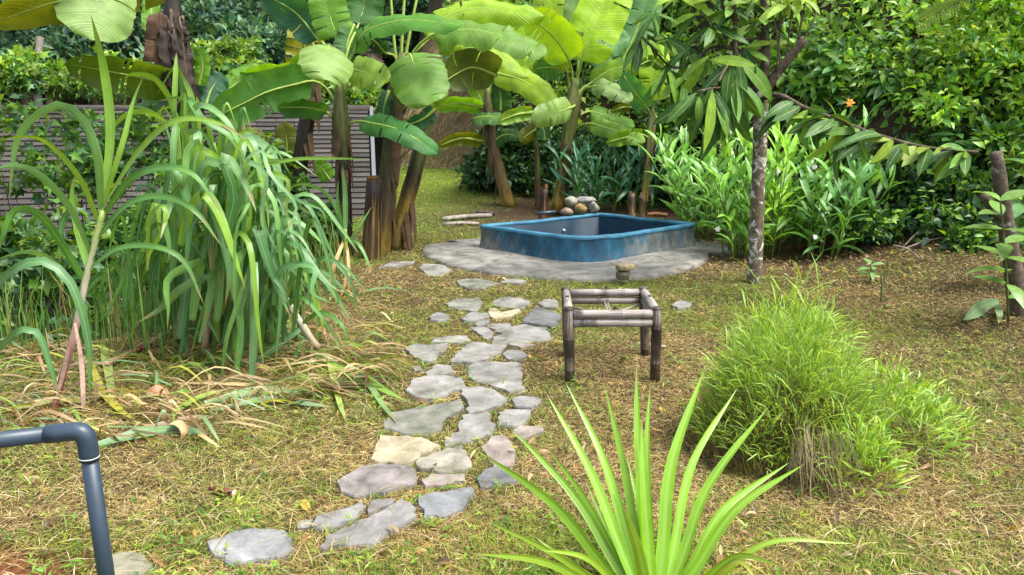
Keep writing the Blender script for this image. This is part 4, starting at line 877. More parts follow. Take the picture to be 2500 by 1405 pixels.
for k in range(90):                                                   # young shoots filling the foot of the clump
    x0, y0 = rng.uniform(300, 740), rng.uniform(770, 890); sx_ = rng.choice([-1, 1]) * rng.uniform(40, 170); hh = rng.uniform(120, 330); dy = rng.uniform(-.3, .6)
    cane_leaf(cbp, [(x0, y0, dy), (x0 + sx_ * .15, y0 - hh * .6, dy), (x0 + sx_ * .5, y0 - hh, dy - .05), (x0 + sx_, y0 - hh * rng.uniform(.4, .85), dy - .1), (x0 + sx_ * 1.25, y0 - hh * rng.uniform(.0, .4), dy - .1)], Yb, rng.uniform(9, 18), tuple(np.array([cb, cg, (.05, .15, .04), cl][rng.integers(4)]) * rng.uniform(.7, 1.2)), rng.uniform(10, 50))
# the toppled cane whose stalk curves to the ground
cc_ = empty('sugar_cane', G(765, 835), 'toppled sugar cane with a white curved stalk at the clump edge', 'sugar cane', 'sugar cane plants'); Yc = 4.9
cane_stalk(cc_, [(775, 850), (735, 790), (700, 735), (672, 670), (662, 600), (655, 540)], Yc, 18, [(.40, .32, .20), (.50, .52, .42), (.48, .52, .40), (.30, .40, .16)])
for pp, w_, c_, rl in [([(672, 680), (690, 600, -.1), (730, 600, -.2), (790, 680, -.3), (830, 720, -.3)], 22, cb, 25), ([(690, 720), (740, 670, -.1), (790, 680, -.2), (860, 790, -.2)], 20, cl, 25),
  ([(740, 800), (700, 830, -.1), (640, 880, -.2), (600, 930, -.2)], 22, cb, 25), ([(750, 820), (720, 880, -.1), (700, 940, -.2)], 16, cg, 25), ([(735, 790), (780, 770, -.1), (830, 800, -.2), (850, 850, -.2)], 16, cg, 30),
  ([(660, 600), (680, 560, .1), (730, 545, .1), (800, 610, .1)], 18, cl, 30), ([(700, 700), (760, 640, .2), (830, 640, .2), (900, 720, .2)], 12, cg, 30), ([(655, 560), (700, 500, .2), (760, 480, .2), (840, 560, .2), (880, 620, .2)], 14, cl, 35)]: cane_leaf(cc_, pp, Yc, w_, c_, rl)
for pp in ([(745, 830), (735, 900, 0), (740, 960, 0)], [(760, 830), (760, 890, 0), (748, 975, 0)]): cane_leaf(cc_, pp, Yc - .1, 13, (.42, .30, .16), 20, .3, 'dead_leaf', 'dry')
# the young cane before the stumps
cd = empty('sugar_cane', G(848, 715), 'young sugar cane with straw coloured dead leaves at the banana stump', 'sugar cane', 'sugar cane plants'); Yd = 6.6
cane_stalk(cd, [(850, 715), (846, 640), (842, 560)], Yd, 13, [(.35, .18, .06), (.36, .28, .10), cy])
for pp, w_, c_, rl in [([(843, 570), (848, 480), (840, 410)], 17, cl, 15), ([(846, 590), (870, 600, -.1), (912, 670, -.2)], 12, cg, 20), ([(843, 560), (800, 480, 0), (740, 450, 0), (690, 470, 0)], 12, cl, 30),
  ([(845, 580), (825, 500, 0), (828, 440, 0)], 10, cg, 20), ([(842, 590), (800, 520, -.1), (760, 500, -.1), (720, 560, -.1)], 11, cb, 30), ([(845, 600), (880, 560, 0), (905, 500, .1)], 8, cg, 25)]: cane_leaf(cd, pp, Yd, w_, c_, rl)
for pp, w_ in [([(845, 590), (820, 640, -.1), (800, 705, -.1)], 13), ([(848, 620), (842, 680, -.1), (828, 735, -.1)], 11), ([(850, 600), (852, 660, -.1), (848, 700, -.1)], 10)]: cane_leaf(cd, pp, Yd, w_, (.50, .36, .18), 20, .3, 'dead_leaf', 'dry')

# cut cane on the grass, curled leaf
q0, q1 = G(512, 1203), G(572, 1218); b = MB(); b.tube([q0 + up * .018, (q0 + q1) / 2 + up * .022, q1 + up * .024], [.008, .014, .017], 10); b.c = [np.broadcast_to((.14, .035, .03), b.c[0].shape)]
cut = b.build('cane_piece', M['stalk']); tag(cut, 'short red cut piece of cane lying on the mown grass', 'cane piece')
b = MB(); d_ = unit(q1 - q0); b.tube([q1 + up * .024 + d_ * .001, q1 + up * .024 + d_ * .003], .0155, 10); b.c = [np.broadcast_to((.62, .58, .36), b.c[0].shape)]; b.build('cut_face', M['stalk'], cut)
p = G(430, 1072); b = MB(); a_ = np.linspace(-.6, 2.4, 10); line = p + np.stack([.05 * np.cos(a_), .01 * a_, .035 + .05 * np.sin(a_)], 1); sd = np.tile(np.array([.25, .97, 0]), (10, 1))
b.ribbon(line, np.full(10, .03), sd, unit(np.cross(np.gradient(line, axis=0), sd)), .1); tag(b.build('curled_leaf', M['dry'], None, True, (.55, .36, .20)), 'curled tan dead leaf sheath beside the cut cane trash', 'dead leaf')
p = G(385, 975); b = MB(); line = p + np.stack([np.linspace(-.06, .06, 8), np.zeros(8), .03 + .02 * np.sin(np.linspace(0, 3, 8))], 1); sd = np.tile(unit(np.array([0, .7, .7])), (8, 1))
b.ribbon(line, .035 * np.sin(np.linspace(.4, 3, 8)), sd, unit(np.cross(np.gradient(line, axis=0), sd)), .2); tag(b.build('curled_leaf', M['dry'], None, True, (.50, .27, .18)), 'reddish dead leaf lying under the tall single cane', 'dead leaf')

# ------------------------------------------------------------------ spiky plant in the front
Yf = 2.28; base = P(1598, 1500, Yf); base[2] = max(base[2], 0)
pin = empty('pineapple_plant', (base[0], base[1], g1(base[0], base[1])), 'spiky bright green rosette plant with long sword leaves by the frame edge', 'plant')
b = MB(); b.tube([(base[0], base[1], -.02), base + up * .02], [.045, .03], 10); b.c = [np.broadcast_to((.2, .22, .06), b.c[0].shape)]; b.build('stem', M['stalk'], pin)
lea = [((1335, 963), (1440, 1150), 36, .35), ((1381, 934), (1470, 1120), 30, .45), ((1428, 1008), (1490, 1160), 26, .4), ((1476, 942), (1520, 1120), 30, .5), ((1554, 880), (1558, 1080), 33, .45), ((1588, 936), (1580, 1100), 26, .55), ((1566, 1016), (1572, 1180), 36, .2),
 ((1719, 905), (1640, 1130), 42, .4), ((1800, 948), (1690, 1130), 32, .45), ((1878, 992), (1735, 1180), 36, .35), ((1926, 1130), (1770, 1240), 30, .3), ((1966, 1132), (1800, 1240), 32, .1), ((2080, 1328), (1880, 1325), 22, -.05), ((1912, 1385), (1800, 1358), 26, -.2),
 ((1164, 1098), (1350, 1230), 34, .2), ((1244, 1042), (1400, 1210), 30, .35), ((1334, 1092), (1430, 1220), 24, .4), ((1426, 1166), (1480, 1290), 18, .3), ((1174, 1266), (1340, 1345), 22, .0), ((1298, 1305), (1400, 1380), 18, .15), ((1143, 1350), (1330, 1372), 28, -.2),
 ((1312, 1342), (1430, 1362), 22, -.12), ((1521, 1238), (1555, 1330), 36, -.2), ((1700, 1185), (1675, 1320), 22, .25), ((1640, 1105), (1622, 1260), 20, .35), ((1530, 1110), (1560, 1240), 22, .3)]
for tp, md, w_, dy in lea:
    g0 = .6 + .4 * rng.uniform()
    bx = 1598 + (md[0] - 1598) * .10
    pts = crom(np.array([P(bx, 1497, Yf), P(.45 * md[0] + .55 * bx, .42 * md[1] + .58 * 1490, Yf + dy * .22), P(*md, Yf + dy * .55), P(*tp, Yf + dy)]), 16)
    side, nrm = frame(pts, rng.uniform(-25, 25)); t_ = np.linspace(0, 1, 16)
    w2 = np.interp(t_, [0, .15, .5, .8, 1], [1.15, 1.05, 1, .6, .02]) * w_ * Yf / F / 2 * .84
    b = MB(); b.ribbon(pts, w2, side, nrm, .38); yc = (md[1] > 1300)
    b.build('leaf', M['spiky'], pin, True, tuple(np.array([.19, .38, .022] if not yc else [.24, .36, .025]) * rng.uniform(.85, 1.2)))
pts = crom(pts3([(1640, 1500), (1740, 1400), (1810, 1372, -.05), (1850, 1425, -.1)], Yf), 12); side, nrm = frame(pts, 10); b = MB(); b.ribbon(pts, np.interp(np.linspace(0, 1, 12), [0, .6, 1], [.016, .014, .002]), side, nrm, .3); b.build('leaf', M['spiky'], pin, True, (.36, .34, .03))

# ------------------------------------------------------------------ mown lawn (one uncountable mass of short blades)
def rvec(n): return unit(rng.normal(size=(n, 3)))
def place_free(x, y):
    ok = ~inpoly(x, y, SLAB_POLY)
    for q in STONE_POLY:
        q = np.asarray(q); c_ = q.mean(0); ok &= ~inpoly(x, y, c_ + (q - c_) * .985)
    return ok
n = 640000
rr = np.exp(rng.uniform(np.log(1.75), np.log(19), n)); aa = rng.uniform(R(-43), R(43), n)
x = rr * np.sin(aa); y = rr * np.cos(aa)
u = y - np.interp(x, HX, HY)
bankm = (u > -.1) & (x > -2.9) & (x < .1) & (u < 4.5)
keep = place_free(x, y) & ((u < .15) | bankm) & ~((x < -2.9) & (y > 5.9))
shd = np.exp(-(((x - 3.3) / 1.7) ** 2 + ((y - 8.7) / 1.1) ** 2)) + np.exp(-(((x - 1.2) / 2.2) ** 2 + ((y - 11.6) / 1.2) ** 2))
keep &= rng.uniform(size=n) > np.clip(shd * 1.25, 0, .93)
redm = np.exp(-(((x + 1.80) / .42) ** 2 + ((y - 2.40) / .20) ** 2)); keep &= rng.uniform(size=n) > redm * 1.1
x, y, u, rr, bankm = x[keep], y[keep], u[keep], rr[keep], bankm[keep]; n = len(x)
gn = 1.15 * noise2(x, y, 1.25, 21) + .75 * noise2(x, y, 4.5, 33)
lawn2 = ss(9.6, 11, y) * ss(.3, -.3, x) * (u < .2)
pg = np.clip(.33 + .62 * gn + .62 * lawn2 + .10 * ss(4.6, 3.2, y) * ss(1.2, .2, x), .05, .9); pg = np.where(bankm & (u > 0), .03, pg); isg = rng.uniform(size=n) < pg
tuft = noise2(x, y, 9, 41)
straw = np.array([[.44, .34, .16], [.33, .23, .09], [.52, .43, .25], [.15, .10, .05], [.36, .22, .09], [.30, .28, .08]])[rng.integers(0, 6, n)]
rust = ss(.2, .9, noise2(x, y, .9, 77))[:, None]; straw = straw * (1 - .3 * rust) + np.array([.36, .19, .08]) * .3 * rust
green = np.array([[.16, .28, .022], [.25, .36, .03], [.10, .20, .022], [.33, .40, .05], [.19, .31, .05]])[rng.integers(0, 5, n)]
colr = np.where(isg[:, None], green, straw * 1.15) * rng.uniform(.7, 1.3, n)[:, None]
colr = np.where(lawn2[:, None] > .5, colr * np.array([.95, 1.2, .8]), colr)
ln = rng.uniform(.02, .055, n) * (1 + .35 * np.clip(tuft, -1, 1)) * np.where(isg, 1.0, 1.1) * (1 + .02 * rr)
wd = rng.uniform(.0018, .0034, n) * (1 + np.maximum(rr - 4, 0) * .16)
ang = rng.uniform(0, 6.28, n); tiltz = np.where(isg, rng.uniform(.35, 1.5, n), rng.uniform(.05, .8, n))
d = np.stack([np.cos(ang), np.sin(ang), tiltz], 1)
pos = np.stack([x, y, gz(x, y) + rng.uniform(-.006, .012, n)], 1)
V, Fc, C, tc = leaf_cloud(pos, d, np.tile([0, 0, 1.0], (n, 1)) + rng.normal(size=(n, 3)) * .5, ln, wd, colr, .25, 2)
tag(fastmesh('lawn_grass', V, Fc, C, M['grass'], None, False), 'short mown lawn of dry straw and yellow green blades', 'grass', kind='stuff')
# cut hay lying in long straws: on the front of the lawn, the far right and the bank
n = 9000
rr = np.exp(rng.uniform(np.log(1.8), np.log(7.5), n)); aa = rng.uniform(R(-42), R(42), n); x = rr * np.sin(aa); y = rr * np.cos(aa)
wgt = ss(-.1, -.9, x) * ss(6.2, 4.8, y) + ss(.9, 1.9, x) * ss(5.2, 4.2, y) * .8
k = (rng.uniform(size=n) < wgt) & place_free(x, y); x, y = x[k], y[k]; n = len(x)
nb = 9000; bx = rng.uniform(-2.6, 0, nb); by = rng.uniform(15.3, 20, nb); ub = by - np.interp(bx, HX, HY); kk = ub > 0; bx, by = bx[kk], by[kk]
x = np.r_[x, bx]; y = np.r_[y, by]; n = len(x)
a_ = rng.uniform(0, 6.28, n); d = np.stack([np.cos(a_), np.sin(a_), rng.normal(size=n) * .14], 1)
isb = y > 14; d[isb, 2] -= .5; d[isb, 1] -= .6
cs = np.array([[.46, .36, .20], [.36, .26, .12], [.27, .18, .09], [.40, .38, .16], [.52, .43, .29], [.30, .30, .10]])[rng.integers(0, 6, n)] * rng.uniform(.75, 1.15, n)[:, None]
V, Fc, C, tc = leaf_cloud(np.stack([x, y, gz(x, y) + rng.uniform(.008, .05, n)], 1), d, np.tile([0, 0, 1.0], (n, 1)), rng.uniform(.07, .26, n) * np.where(isb, 1.5, 1), rng.uniform(.003, .0065, n) * np.where(isb, 3, 1), cs, .15, 2)
tag(fastmesh('hay_litter', V, Fc, C, M['grass'], None, False), 'loose cut hay and straws lying over the lawn', 'hay', kind='stuff')
# stripped cane leaves thrown on the ground under the canes
b = MB()
for k in range(900):
    px = rng.uniform(-60, 960); py = rng.uniform(800, 1090) if rng.uniform() < .8 else rng.uniform(720, 900)
    if px > 650: py = min(py, 1010 - (px - 650) * .25)
    p = G(px, py); p[2] += rng.uniform(.01, .07); a_ = rng.normal() * .6 + (math.pi if rng.uniform() < .5 else 0); L2 = rng.uniform(.1, .5)
    dv = np.array([math.cos(a_), math.sin(a_) * .8, 0]); cv = np.array([-dv[1], dv[0], 0]) * rng.normal() * .12
    line = crom([p - dv * L2 / 2, p + cv * L2 + up * rng.uniform(0, .10), p + dv * L2 / 2 + rng.normal(size=3) * .03], 8)
    line[:, 2] = np.maximum(line[:, 2], gz(line[:, 0], line[:, 1]) + .008)
    sd = np.tile(unit(np.cross(dv, up) + up * rng.normal() * .5), (8, 1)); r_ = rng.uniform()
    c_ = (.20, .13, .07) if rng.uniform() < .25 else (.46, .36, .20) if r_ < .38 else (.34, .22, .12) if r_ < .55 else (.34, .36, .06) if r_ < .68 else (.17, .30, .05) if r_ < .84 else (.16, .27, .13)
    b.ribbon(line, np.array([.4, .8, 1, 1, .95, .8, .5, .05]) * rng.choice([.0025, .004, .006, .010]), sd, np.tile(up, (8, 1)), .2, np.array(c_) * rng.uniform(.8, 1.15))
o = b.build('leaf_litter', M['foliage']); tag(o, 'stripped green and straw cane leaves strewn under the canes', 'leaf litter', kind='stuff')
fl_g = 'fallen cane leaves'
for pp, w_, c_, lab in [([(500, 985), (620, 955), (720, 955), (790, 968)], 20, (.20, .33, .16), 'long bluish fallen cane leaf lying across the trash'), ([(530, 1000), (650, 975), (740, 985), (815, 995)], 16, (.20, .31, .18), 'pale grey green fallen cane leaf below the bluish one'),
   ([(225, 890), (245, 950), (290, 1000), (335, 1030)], 20, (.42, .40, .05), 'yellowing fallen cane leaf beside the red stalk'), ([(250, 840), (262, 900), (270, 960), (268, 995)], 24, (.33, .42, .14), 'pale broken cane leaf hanging beside the red stalk'),
   ([(770, 870), (850, 910), (930, 950), (1003, 985)], 16, (.21, .36, .06), 'green fallen cane leaf pointing at the path stones'), ([(850, 890), (900, 940), (935, 990), (968, 1032)], 17, (.20, .33, .13), 'bluish fallen cane leaf reaching the path edge'),
   ([(240, 1085), (350, 1058), (440, 1050), (520, 1062)], 26, (.17, .31, .15), 'wide green fallen leaf heaped beyond the pipe elbow'), ([(260, 1072), (380, 1040), (470, 1020), (545, 1018)], 14, (.30, .20, .14), 'purple brown dead cane stalk lying beyond the pipe elbow'),
   ([(400, 1035), (450, 990), (500, 965), (560, 950)], 15, (.26, .36, .07), 'twisted green cane leaf lying amid the straw'), ([(800, 870), (815, 930), (830, 990), (845, 1030)], 18, (.34, .44, .12), 'light green cane leaf lying along the trash edge'),
   ([(0, 1005), (90, 985), (150, 975), (220, 985)], 18, (.36, .36, .10), 'yellow green cane leaf lying behind the pipe')]:
    pts = crom([G(*q, lift=.035) for q in pp], 14); side, nrm = frame(pts, 35); b = MB(); b.ribbon(pts, np.interp(np.linspace(0, 1, 14), [0, .3, .8, 1], [.5, 1, .7, .05]) * w_ * pts[:, 1].mean() / F / 2 * 1.2, side, nrm, .2)
    tag(b.build('fallen_leaf', M['cane'], None, True, c_), lab, 'fallen leaf', fl_g)
# leaning dead cane with the purple node
b = MB(); pts = crom([G(255, 890, .05), P(350, 848, 5.0), P(420, 800, 5.2), P(500, 740, 5.4)], 14); b.tube(pts, .018, 8)
cc = np.repeat(np.stack([np.interp(np.linspace(0, 1, 14), [0, .3, .36, .45, .5, 1], v) for v in ([.30, .25, .12, .12, .30, .36], [.20, .15, .015, .015, .24, .30], [.12, .08, .03, .03, .14, .18])], 1), 8, 0); b.c = [cc]
tag(b.build('dead_cane', M['stalk']), 'dead leaning cane stalk with a dark red node under the clump', 'cane stalk')

# ------------------------------------------------------------------ light green grass tussock
gc = G(1900, 1120); tus = empty('grass_tussock', gc, 'big light green bushy grass tussock with brown stalks at its foot', 'grass clump')
cx, cy = 1.32, 3.5
def tussock(n, cx, cy, rx, ry, h, cols, lw, ll):
    a_ = rng.uniform(0, 6.28, n); q = np.sqrt(rng.uniform(0, 1, n)); bx = cx + rx * q * np.cos(a_); by = cy + ry * q * np.sin(a_)
    top = gz(bx, by) + h * np.clip(1 - q ** 3.2, .2, 1) * rng.uniform(.45, 1.1, n) ** .8 * (1 + .18 * noise2(bx, by, 6, 12))
    out = np.stack([np.cos(a_) * q, np.sin(a_) * q, np.full(n, 1.15)], 1) + rng.normal(size=(n, 3)) * .5
    pos = np.stack([bx + rng.normal(size=n) * .03, by + rng.normal(size=n) * .03, top], 1)
    c_ = np.array(cols)[rng.integers(0, len(cols), n)] * rng.uniform(.75, 1.2, n)[:, None]
    return leaf_cloud(pos, out, np.tile([0, 0, 1.0], (n, 1)) + rng.normal(size=(n, 3)) * .5, rng.uniform(*ll, n), rng.uniform(*lw, n), c_, .26, 0)
cols = [(.25, .44, .045), (.33, .50, .06), (.18, .36, .045), (.38, .52, .10), (.29, .45, .11)]
parts = [tussock(5200, cx, cy, .40, .38, .62, cols, (.004, .009), (.05, .13)), tussock(240, cx - .02, cy + .1, .36, .3, .74, cols, (.006, .012), (.12, .24)), tussock(800, cx + .50, cy + .05, .30, .26, .36, cols, (.008, .014), (.06, .12)), tussock(330, cx + .17, cy - .40, .17, .12, .30, cols, (.009, .015), (.06, .12)), tussock(260, cx + .80, cy + .2, .2, .2, .18, cols, (.007, .012), (.05, .10))]
def cat(parts):
    o = 0; Vs, Fs, Cs, Ts = [], [], [], []
    for V, Fc, C, tc in parts: Vs.append(V); Fs.append(Fc + o); Cs.append(C); Ts.append(tc); o += len(V)
    return np.vstack(Vs), np.vstack(Fs), np.vstack(Cs), np.vstack(Ts)
V, Fc, C, tc = cat(parts); tag(fastmesh('blades', V, Fc, C, M['foliage'], tus, False, tc), kind='stuff')
n = 2600; a_ = rng.uniform(0, 6.28, n); q = np.sqrt(rng.uniform(0, 1, n)); bx = cx + .45 * q * np.cos(a_); by = cy + .4 * q * np.sin(a_)
pos = np.stack([bx, by, gz(bx, by)], 1); d = np.stack([np.cos(a_) * q * .35, np.sin(a_) * q * .35, np.ones(n)], 1) + rng.normal(size=(n, 3)) * .22
cs = np.array([[.20, .15, .07], [.28, .21, .11], [.13, .10, .05], [.22, .24, .07]])[rng.integers(0, 4, n)] * rng.uniform(.7, 1.2, n)[:, None]
V, Fc, C, tc = leaf_cloud(pos, d, rvec(n), .62 * np.clip(1 - q ** 2.2, .25, 1) * rng.uniform(.6, 1, n), rng.uniform(.004, .007, n), cs, .2, 2)
tag(fastmesh('stalks', V, Fc, C, M['grass'], tus, False), kind='stuff')
n = 240; px_ = rng.uniform(-.16, .2, n); bx = cx - .02 + px_ * .6; by = cy - .40 + rng.normal(size=n) * .05; pos = np.stack([bx, by, gz(bx, by) + rng.uniform(.15, .34, n)], 1)
d = np.stack([px_ * .8, np.full(n, -.35), np.full(n, -1.0)], 1) + rng.normal(size=(n, 3)) * .18
V, Fc, C, tc = leaf_cloud(pos, d, rvec(n), rng.uniform(.12, .3, n), rng.uniform(.0025, .0045, n), np.tile([.30, .24, .16], (n, 1)) * rng.uniform(.6, 1.2, n)[:, None], .15, 2)
tag(fastmesh('dead_straw', V, Fc, C, M['grass'], tus, False), kind='stuff')

# ------------------------------------------------------------------ single leaves shared between many stems
def leaf_mesh(name, mat, prof, bend, fold, segs=8, twist=0.0):
    """unit leaf along +X, normal +Z; prof = half-width stops"""
    t_ = np.linspace(0, 1, segs); a_ = bend * t_; dx = np.cos(a_); dz = -np.sin(a_)
    ctr = np.stack([np.r_[0, np.cumsum(dx[:-1])], np.zeros(segs), np.r_[0, np.cumsum(dz[:-1])]], 1) / (segs - 1)
    nrm = np.stack([np.sin(a_), np.zeros(segs), np.cos(a_)], 1); sd = np.tile([0, 1.0, 0], (segs, 1)) + nrm * np.sin(twist * t_)[:, None]
    w_ = np.interp(t_, np.linspace(0, 1, len(prof)), prof); b = MB(); b.ribbon(ctr, w_, unit(sd), nrm, fold); return b.mesh(name, M[mat], True)
def aim(o, base, d, nrm, L, W=None):
    d = unit(d); s_ = np.cross(nrm, d); s_ = s_ / (np.linalg.norm(s_) + 1e-9); n_ = np.cross(d, s_); W = L if W is None else W
    m = Matrix(((d[0] * L, s_[0] * W, n_[0] * L, base[0]), (d[1] * L, s_[1] * W, n_[1] * L, base[1]), (d[2] * L, s_[2] * W, n_[2] * L, base[2]), (0, 0, 0, 1)))
    o.matrix_local = m
mango_l = [leaf_mesh('leaf', 'mango', (.0, .07, .103, .105, .075, .0), bd, .16, 10, tw) for bd, tw in ((.5, 0), (.9, .4), (.3, -.4), (1.2, .2))]
ging_l = [leaf_mesh('leaf', 'leaf', (.03, .07, .092, .08, .05, .0), bd, .3, 7, tw) for bd, tw in ((.3, 0), (.7, .3), (1.1, -.3))]
broad_l = [leaf_mesh('leaf', 'leaf', (.03, .14, .19, .17, .10, .0), bd, .25, 7, tw) for bd, tw in ((.3, 0), (.8, .3))]

# ------------------------------------------------------------------ mango tree
bm_ = G(1843, 692); Ym = bm_[1]
mg = empty('mango_tree', bm_, 'lichen spotted mango tree with drooping glossy leaves between tub and tussock', 'tree')
def limb(pp, Y, w0, w1, name='branch', par=None, n=14):
    pts = crom(pts3(pp, Y), n); b = MB(); b.tube(pts, np.linspace(w0, w1, n) * Y / F / 2, 9, True, None, .06); b.build(name, M['bark' if name == 'trunk' else 'dark_bark'], par or mg); return pts
tr = limb([(1840, 705), (1846, 600), (1850, 480), (1855, 360), (1858, 270), (1862, 215)], Ym, 36, 32, 'trunk', None, 20)
limb([(1860, 240), (1885, 195, -.05), (1925, 145, -.1), (1965, 96, -.15)], Ym, 26, 18)
for k, (a_, e_) in enumerate((((1895, 180), (1905, -30)), ((1915, 160), (1935, -30)), ((1935, 135), (1965, 10)), ((1960, 100), (1995, 20)), ((1905, 170), (1880, 0)), ((1950, 110), (1955, -40)))): limb([(a_[0], a_[1], -.1), ((a_[0] + e_[0]) / 2 + 4, (a_[1] + e_[1]) / 2, -.1), (e_[0], e_[1], -.1)], Ym, 4, 3, 'shoot', None, 6)
limb([(1861, 250), (1869, 150), (1868, 60), (1862, -60)], Ym, 25, 14); limb([(1860, 240), (1830, 190), (1798, 150), (1795, 60), (1790, -60)], Ym, 15, 9)
limb([(1795, 120), (1740, 115, .1), (1690, 150, .1), (1640, 165, .1), (1568, 90, .1)], Ym, 9, 4); limb([(1795, 90), (1840, 95), (1895, 70), (1920, 20)], Ym, 8, 4)
limb([(1858, 255), (1800, 225, -.2), (1750, 215, -.3), (1700, 225, -.4)], Ym, 10, 4); limb([(1795, 140, -.1), (1770, 170, -.3), (1755, 200, -.5)], Ym, 8, 5)
drp = limb([(1855, 245, -.02), (1900, 232, -.2), (1960, 262, -.45), (2040, 292, -.7), (2140, 330, -.95), (2264, 361, -1.15), (2390, 372, -1.3)], Ym, 12, 6, 'branch', None, 24)
mgc = [(.045, .13, .025), (.065, .17, .025), (.11, .24, .03), (.03, .09, .025), (.18, .32, .03)]
mcount = 0
def mleaf(p, d, L, c_=None, nr=None):
    global mcount
    if mcount >= 460: return
    mcount += 1
    o = link('leaf', mango_l[rng.integers(4)], mg, tuple(np.array(mgc[rng.integers(5)] if c_ is None else c_) * rng.uniform(.85, 1.2)))
    nr = np.array([rng.normal() * .6, -.7 + rng.normal() * .5, .8 + rng.normal() * .3]) if nr is None else nr
    aim(o, np.asarray(p) - ORG[mg.name], d, nr, L * 1.12, L * rng.uniform(1.0, 1.35))
def whorl(px, py, dy, n, L, down=.5, spread=1.0, c_=None, bias=(0, 0, 0)):
    p = P(px, py, Ym + dy)
    for k in range(n):
        a = 2 * math.pi * k / n + rng.uniform(-.4, .4); d = np.array([math.cos(a) * spread * 1.1, math.sin(a) * spread * .8, -down * rng.uniform(.4, 1.2) + rng.normal() * .3]) + np.array(bias)
        mleaf(p + rvec(1)[0] * .03, d, L * rng.uniform(.55, 1.15), c_)
for a_ in [(1798, 205, -.3, 12, .44, 1.7), (1745, 215, -.4, 11, .46, 2.0), (1790, 160, -.2, 10, .42, 1.3), (1765, 255, -.3, 8, .44, 2.2), (1700, 225, -.35, 9, .44, 1.8), (1700, 130, .1, 10, .38, 1.0), (1640, 160, .1, 9, .36, 1.2), (1568, 92, .1, 11, .34, 1.4), (1620, 100, .2, 8, .34, .9),
           (1745, 60, .0, 12, .34, .5), (1795, 20, 0, 12, .33, .4), (1690, 40, .1, 10, .34, .5), (1850, 60, 0, 9, .30, .3), (1830, -10, 0, 9, .30, .3), (1600, 40, .1, 8, .30, .7), (1740, 140, -.1, 8, .38, 1.2), (1670, 190, 0, 8, .38, 1.4), (1820, 120, 0, 8, .32, .6)]: whorl(a_[0] + rng.normal() * 8, a_[1] + rng.normal() * 8, a_[2], int(a_[3] * .95), *a_[4:])
for a_ in [(1862, 0, 0, 8, .28, .1), (1915, 15, -.1, 9, .26, .1), (1960, 0, -.1, 8, .26, .1), (1880, 110, 0, 6, .24, .1), (1930, -20, 0, 7, .26, .1), (1780, -30, 0, 8, .28, .1), (1660, 0, .1, 8, .30, .3)]: whorl(*a_, 1.0, (.20, .33, .03))
for i in range(5, 23):                                                # the long drooping branch, leaves hang back along it
    lim = (.05, .13, .03) if i < 16 else (.17, .26, .025)
    for k in range((2 + i % 2) if i < 21 else 5):
        mleaf(drp[i], np.array([-.9 + rng.normal() * .25, -.5 + rng.normal() * .3, -.42 + rng.normal() * .2]) if k < 2 else np.array([-.5 + rng.normal() * .5, -.5 + rng.normal() * .4, .05 + rng.normal() * .2]), rng.uniform(.24, .46) if i < 16 else rng.uniform(.2, .36), lim if rng.uniform() < .6 else None)

# ------------------------------------------------------------------ lichen covered stub of a tree with a broad leaved sapling
pb = G(2475, 770); st = empty('tree_stub', pb, 'lopped mossy trunk leaning at the lawn edge under the drooping branch', 'tree stub')
Yt = pb[1]
pts = crom(pts3([(2490, 790), (2478, 690), (2462, 580), (2445, 470), (2432, 372)], Yt), 16); b = MB(); b.tube(pts, np.linspace(50, 28, 16) * Yt / F / 2, 11, True, None, .07); b.build('trunk', M['dark_bark'], st)
pts = crom(pts3([(2440, 530), (2420, 505, -.05), (2402, 478, -.1)], Yt), 6); b = MB(); b.tube(pts, np.linspace(24, 20, 6) * Yt / F / 2, 9, True, None, .06); b.build('limb_stub', M['dark_bark'], st)
def sapling(name, px, py, hpx, n, label, L, col, lean=0, Yof=0, mesh=broad_l, grp='young plants at the lawn edge', pairs=True):
    p = G(px, py); t = P(px + lean, py - hpx, p[1] + Yof); s = empty(name, p, label, 'plant', grp)
    b = MB(); line = crom([p, (p + t) / 2 + np.array([.01, 0, 0]), t], 10); b.tube(line, np.linspace(.010, .005, 10), 6); b.c = [np.broadcast_to((.10, .12, .04), b.c[0].shape)]; b.build('stem', M['stalk'], s)
    for k in range(n):
        f_ = .25 + .75 * (k + .5) / n; q = line[min(9, int(f_ * 9.99))]; a = k * 2.4 + rng.uniform(-.4, .4)
        d = np.array([math.cos(a), math.sin(a), .35 * (f_ > .8) + .05 + rng.normal() * .15]); o = link('leaf', mesh[rng.integers(len(mesh))], s, tuple(np.array(col) * rng.uniform(.75, 1.25)))
        aim(o, q - ORG[s.name], d, np.array([0, -.3, 1]), L * rng.uniform(.75, 1.15), L * rng.uniform(.85, 1.1))
    return s
sapling('broadleaf_sapling', 2462, 790, 300, 15, 'young broad leaved sapling in front of the lopped mossy trunk', .27, (.16, .30, .06), -20, -.25)
sapling('broadleaf_sapling', 2500, 700, 300, 16, 'broad bluish leaved sapling behind the lopped mossy trunk', .30, (.12, .26, .10), 0, .2)
sapling('broadleaf_sapling', 2125, 690, 45, 7, 'small pale sapling on the bare litter before the dark hollow', .14, (.17, .31, .10))
sapling('broadleaf_sapling', 2150, 740, 75, 0, 'bare dark twig standing behind the grass tussock', .1, (.1, .2, .05))
